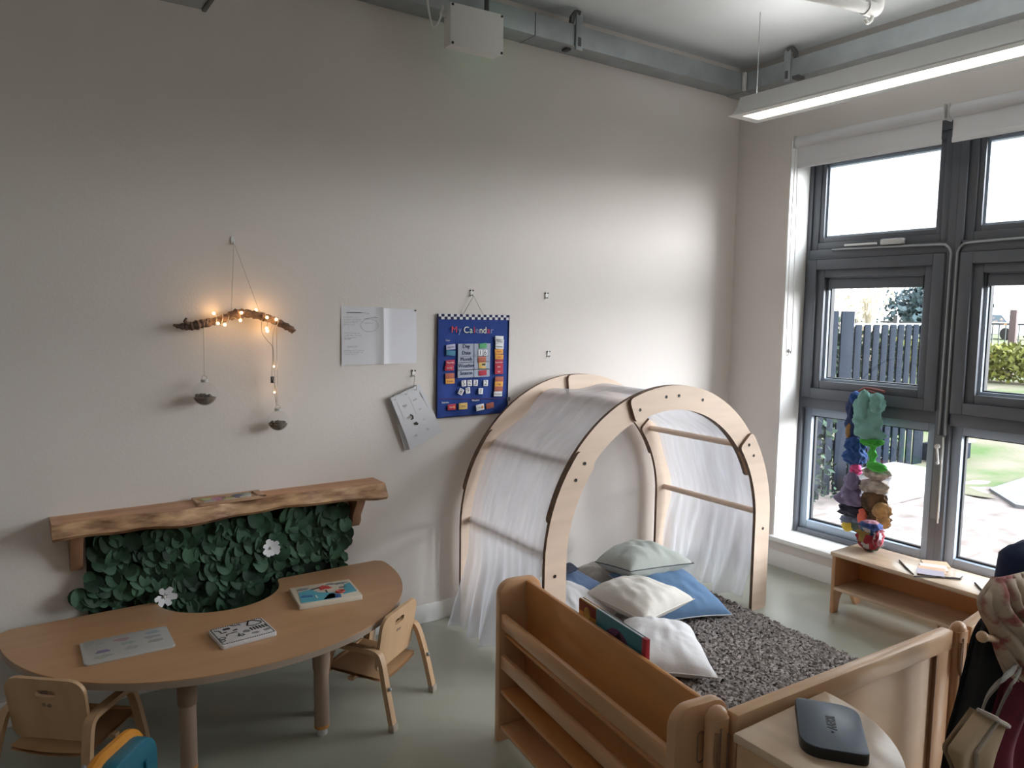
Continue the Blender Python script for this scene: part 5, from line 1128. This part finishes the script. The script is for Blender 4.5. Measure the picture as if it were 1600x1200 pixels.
def bag(u, v):
    L_ = [sp_(1524, 1108, yT), sp_(1474, 1168, yT), sp_(1486, 1200, yT), sp_(1500, 1270, yT)]; R_ = [sp_(1562, 1130, yT), sp_(1552, 1170, yT), sp_(1540, 1205, yT), sp_(1535, 1280, yT)]
    t = v * 3; i = min(2, int(t)); k = t - i; p = (L_[i].lerp(L_[i + 1], k)).lerp(R_[i].lerp(R_[i + 1], k), u); p.y -= .03 * math.sin(u * 3.14) + .010 * math.sin(u * 9 + v * 2); return p
build('bag_body', MB().grid(bag, 20, 16).grid(lambda u, v: bag(u, v) + Vector((0, .012 + .04 * math.sin(u * 3.14), 0)), 20, 16), CAN, tb_, ang=70)
m = MB(); m.tube([bag(u_, .0) + Vector((0, -.004, 0)) for u_ in np.linspace(0, 1, 8)], .006, 6); m.tube([bag(.42, v_) + Vector((0, -.004, 0)) for v_ in np.linspace(0, 1, 10)], .006, 6, flat=.5); m.tube([bag(1, v_) for v_ in np.linspace(0, 1, 10)], .006, 6)
build('hem', m, CANL, tb_)
m = MB(); m.bar(bez([sp_(1534, 1112, yT - .005), sp_(1545, 1085, yT - .01), sp_(1568, 1060, yT - .03), sp_(1588, 1040, yT + .01), sp_(1592, 1010, yT + .06)], 6), .022, .005, (.8, .2, .5)); m.bar(bez([sp_(1556, 1122, yT - .005), sp_(1570, 1090, yT - .01), sp_(1586, 1062, yT - .02), sp_(1598, 1040, yT + .02)], 6), .020, .005, (.8, .2, .5)); build('strap', m, STR, tb_)

# ================================================================ OUTSIDE
DECK = mat('weathered_decking', (.27, .23, .212), .85, spec=.05, noise=.16, nscale=3, stretch=(1, 8, 1)); SAND = mat('pale_sand', (.28, .238, .222), .95, spec=.1, noise=.34, nscale=5, bump=.5, bscale=9)
GRASS = mat('dry_grass', (.090, .140, .055), .95, spec=.1, col2=(.22, .19, .15), nscale=1.3, detail=8.0, bump=.4, bscale=30); SLABC = mat('pale_concrete', (.165, .17, .18), .8, noise=.05, nscale=4)
FENCE = mat('dark_stained_fence', (.012, .016, .024), .9, spec=.06); IVY = mat('ivy_leaf', (.030, .050, .036), .8, spec=.1, island=.6)
HEDGE = mat('yellow_green_leaf', (.15, .16, .03), .7, island=.5); EVER = mat('evergreen_leaf', (.05, .085, .10), .7, island=.4); PALEL = mat('pale_leaf', (.45, .55, .55), .7, island=.3); PAMP = mat('pampas_plume', (.62, .56, .46), .8, island=.25)
BLKM = mat('black_metal', (.03, .035, .04), .5); CARW = mat('car_white', (.75, .78, .82), .3); CARG = mat('car_window', (.12, .18, .24), .1); TYRE = mat('tyre_black', (.02, .02, .02), .8); TRNK = mat('grey_trunk', (.22, .18, .15), .9)
m = MB(); d = 0
for k in range(26):
    y = -4.2 + k * .20; m.box((.305, y + .004, -.05), (1.5, y + .196, -.012), .004)
struct('deck', m, DECK)
def gz(x, y):
    t = max(0, min(1, (x - 4.6) / 5.0)); h = .50 * t * t * (3 - 2 * t)
    return -.05 + h + .03 * mnoise.noise(Vector((x * .9, y * .9, 0))) * min(1, x / 3)
m = MB(); m.grid(lambda u, v: Vector((1.5 + 2.7 * u, -6 + 10 * v, gz(1.5 + 2.7 * u, -6 + 10 * v) + .004 + .02 * mnoise.noise(Vector((u * 17, v * 50, 0))))), 60, 140); struct('sand_ground', m, SAND)
m = MB(); m.grid(lambda u, v: Vector((3.3 + .5 * mnoise.noise(Vector((v * 60, 4, 0))) * (u < .001) + 60 * u ** 1.8, -16 + 50 * v, gz(3.3 + 60 * u ** 1.8, -16 + 50 * v) + .006 + .003 * (u > 0))), 60, 70); struct('lawn', m, GRASS)
m = MB().prism([(3.15, -.55), (3.62, -.14), (4.6, -.10), (5.2, -3.2), (3.4, -3.2)], -.06, -.005, 'z'); struct('path', m, SLABC)

fn = empty('timber_fence', (2.3, .68, -.05), 0, 'dark vertical slat fence outside the left window, higher at its near end', 'fence')
def fy(x): return .36 + .150 * (x - .4)
k = 0; x = .42
while x < 4.3:
    top = 1.64 if x < 2.45 else 1.515; w = .20 if (abs(x - 2.34) < .10 or x > 4.12) else .105
    build('slat', MB().box((x, fy(x) - .008, -.05), (x + w, fy(x) + .008, top), .003), FENCE, fn); x += w + .105; k += 1
build('fence_rail', MB().bar([(2.52, fy(2.52) + .03, 1.515), (4.36, fy(4.36) + .03, 1.515)], .06, .025, (0, 1, 0)), mat('pale_rail', (.30, .32, .34), .7), fn)
build('fence_rail', MB().bar([(.4, fy(.4) + .03, .4), (4.36, fy(4.36) + .03, .4)], .03, .08, (0, 1, 0)), FENCE, fn)
def leaves(m, n, pos, size, seed):
    rs = np.random.RandomState(seed)
    P = np.array([pos(rs) for _ in range(n)]); nn = rs.randn(n, 3); nn /= np.linalg.norm(nn, axis=1)[:, None]; a = np.cross(nn, rs.randn(n, 3)); a /= np.linalg.norm(a, axis=1)[:, None]; b = np.cross(nn, a); s = size * (.6 + .8 * rs.rand(n))[:, None]
    for p, q_, r_ in zip(P, a * s, b * s * .6): m.add([p - q_, p - r_, p + q_, p + r_], [(0, 1, 2, 3)])
    return m
def iv(rs):
    x = rs.uniform(.45, 4.25); top = 1.56 if x < 2.5 else 1.44; return (x, fy(x) + rs.uniform(.10, .20), top * rs.rand() ** .9)
iv_ = empty('climbing_ivy', (2.3, .8, -.05), 0, 'leafy ivy climbing up behind the dark slat fence', 'ivy')
m = MB(); leaves(m, 5200, iv, .040, 3); fr_ = lambda rs: (lambda x: (x, fy(x) - rs.uniform(.05, .16), rs.uniform(0, 1.25) * rs.rand()))(rs.uniform(.5, 2.1)); leaves(m, 420, fr_, .028, 5)
o = build('foliage', m, IVY, iv_, smooth=False); o['kind'] = 'stuff'
build('ivy_stem', MB().tube(bez([(1.2, fy(1.2) + .08, -.05), (1.3, fy(1.3) + .09, .6), (1.9, fy(1.9) + .08, 1.3)], 6), .012, 6), TRNK, iv_)
wb = empty('white_trough', (2.6, .3, -.05), 0, 'white plastic trough lying on the sand outside', 'trough')
m = MB(); m.prism([(2.26, -.045), (2.30, .20), (2.92, .235), (2.90, -.045)], .08, .42, 'y', .035, seg=4); build('trough_body', m, mat('white_trough_plastic', (.36, .36, .37), .5), wb)
build('trough_rim', MB().box((2.285, .075, .195), (2.93, .425, .225), .012), mat('white_trough_plastic', (.36, .36, .37), .5), wb)
dp = empty('dark_planter', (4.9, .87, -.05), 0, 'low dark timber planter on the lawn beyond the fence end', 'planter')
for nm, lo, hi, ma_ in (('planter_side', (4.6, .74, -.03), (5.2, .77, .17), FENCE), ('planter_side', (4.6, .97, -.03), (5.2, 1.0, .17), FENCE), ('planter_end', (4.6, .77, -.03), (4.63, .97, .17), FENCE), ('planter_lip', (4.58, .70, .17), (5.22, .78, .19), CARW), ('soil', (4.63, .77, -.02), (5.2, .97, .13), TRNK)): build(nm, MB().box(lo, hi, .006), ma_, dp)
for n_, (y0, y1, lab) in enumerate(((3.55, 4.9, 'yellow-green shrub beside the fence end, far side of the lawn'), (1.3, 3.3, 'long yellow-green shrub across the lawn in the second window'))):
    h = empty('shrub', (10.6, (y0 + y1) / 2, .45), 0, lab, 'shrub', 'shrubs beyond the lawn'); m = MB()
    leaves(m, 2400, lambda rs: (10.6 + rs.uniform(-.4, .4), rs.uniform(y0, y1), .48 + .62 * rs.rand() ** .7 * (1 - .12 * math.sin(rs.rand() * 9))), .055, 20 + n_)
    o = build('foliage', m, HEDGE, h, smooth=False); o['kind'] = 'stuff'
    m = MB()
    for k in range(5): m.tube([(10.6, y0 + (k + .5) * (y1 - y0) / 5, .42), (10.6 + .1 * math.sin(k), y0 + (k + .5) * (y1 - y0) / 5, .95)], .015, 6)
    build('stem', m, TRNK, h)
rl = empty('metal_railing', (14, 5, .45), 0, 'black metal railing along the far edge of the garden', 'railing')
m = MB(); 
for k in range(90): m.box((13.99, -1 + k * .13, .5), (14.01, -.985 + k * .13, 1.48))
o = build('railing_bars', m, BLKM, rl)
m = MB(); m.box((13.985, -1, 1.44), (14.015, 10.7, 1.48)); m.box((13.985, -1, .6), (14.015, 10.7, .63)); build('railing_rail', m, BLKM, rl)
for k in range(5): build('railing_post', MB().box((13.96, .3 + k * 2.4, .4), (14.04, .38 + k * 2.4, 1.58)), BLKM, rl)
tr = empty('evergreen_tree', (24, 10.4, .45), 0, 'dark blue-green rounded tree behind the railing', 'tree')
m = MB(); leaves(m, 3000, lambda rs: (24 + rs.randn() * .7, 10.6 + rs.randn() * .55, 1.9 + rs.randn() * .45), .12, 31); o = build('crown', m, EVER, tr, smooth=False)
build('trunk', MB().tube([(24, 10.6, .4), (24, 10.6, 2.0)], [.16, .1], 8), TRNK, tr)
pg_ = empty('pampas_grass', (13.2, 6.6, .45), 0, 'tall pale pampas grass behind the slat fence', 'grass clump'); m = MB(); random.seed(9)
for k in range(70):
    a = random.uniform(0, 6.28); sp0 = random.uniform(.1, .5); b0 = Vector((13.2, 6.75 + random.uniform(-.2, .2), .42)); tip = b0 + Vector((math.cos(a) * sp0, math.sin(a) * sp0, random.uniform(1.1, 2.0))); m.tube(bez([b0, b0.lerp(tip, .55) + Vector((0, 0, .25)), tip, tip + Vector((math.cos(a) * .15, math.sin(a) * .15, -.12))], 3), [.012] * 6 + [.022, .03, .028, .006], 4)
build('blades', m, PAMP, pg_)
m = MB(); leaves(m, 1500, lambda rs: (16.6 + rs.randn() * .4, 10.3 + rs.randn() * .5, 1.55 + rs.randn() * .30), .05, 33); bu = empty('bare_bush', (16.6, 10.3, .45), 0, 'pale wintry bush left of the pampas grass', 'bush'); build('twigs', m, PAMP, bu, smooth=False); build('trunk', MB().tube([(16.6, 10.3, .4), (16.6, 10.3, 1.5)], .03, 6), TRNK, bu)
po_ = build('fence_post', MB().box((11.9, 3.05, .4), (12.0, 3.17, 1.75), .01), mat('brown_post', (.10, .07, .07), .8)); props(po_, 'dark brown wooden post standing by the long shrub', 'post')
po_ = build('gate_post', MB().box((13.4, 6.15, .4), (13.5, 6.25, 1.62), .01), BLKM); props(po_, 'black square post in front of the dark rounded tree', 'post')
def car(loc, rz, label):
    rt = empty('car', (*loc, .45), rz, label, 'car', 'cars parked beyond the railing')
    P = [(-2.0, .25), (-2.05, .75), (-1.6, .88), (-1.1, 1.35), (.6, 1.38), (1.2, .92), (1.95, .78), (2.05, .3)]
    build('car_body', MB().prism(P, -.8, .8, 'y', .06), CARW, rt, local=True)
    build('car_window', MB().prism([(-1.35, .92), (-1.0, 1.28), (.55, 1.30), (.98, .93)], -.815, .815, 'y'), CARG, rt, local=True)
    for x in (-1.3, 1.3):
        for y in (-.75, .75): build('wheel', MB().lathe([(.02, -.09), (.30, -.09), (.32, 0), (.30, .09), (.02, .09)], seg=18, M=Matrix.Translation((x, y, .32)) @ Matrix.Rotation(R(90), 4, 'X')), TYRE, rt, local=True)
car((33, 19.2), R(60), 'white car behind the railing left of the pampas grass'); car((40, 15.2), R(70), 'white car right of the dark rounded tree')
tr2 = empty('slender_tree', (6.4, 4.3, -.05), 0, 'sparse pale tree seen through the left top window', 'tree'); m = MB()
leaves(m, 520, lambda rs: (6.4 + rs.randn() * .5, 4.35 + rs.randn() * .42, 3.05 + rs.randn() * .42), .040, 41); build('crown', m, PALEL, tr2, smooth=False)
m = MB(); m.tube([(6.4, 4.5, -.1), (6.4, 4.45, 2.2), (6.4, 4.4, 3.4)], [.05, .03, .008], 8)
for k in range(7): m.tube([(6.4, 4.45, 2.2 + .15 * k), (6.4 + .4 * math.sin(k * 2), 4.45 + .45 * math.cos(k * 2.3), 2.6 + .16 * k)], [.012, .003], 5)
build('trunk', m, mat('pale_trunk', (.45, .45, .45), .9), tr2)
bpy.context.view_layer.update()
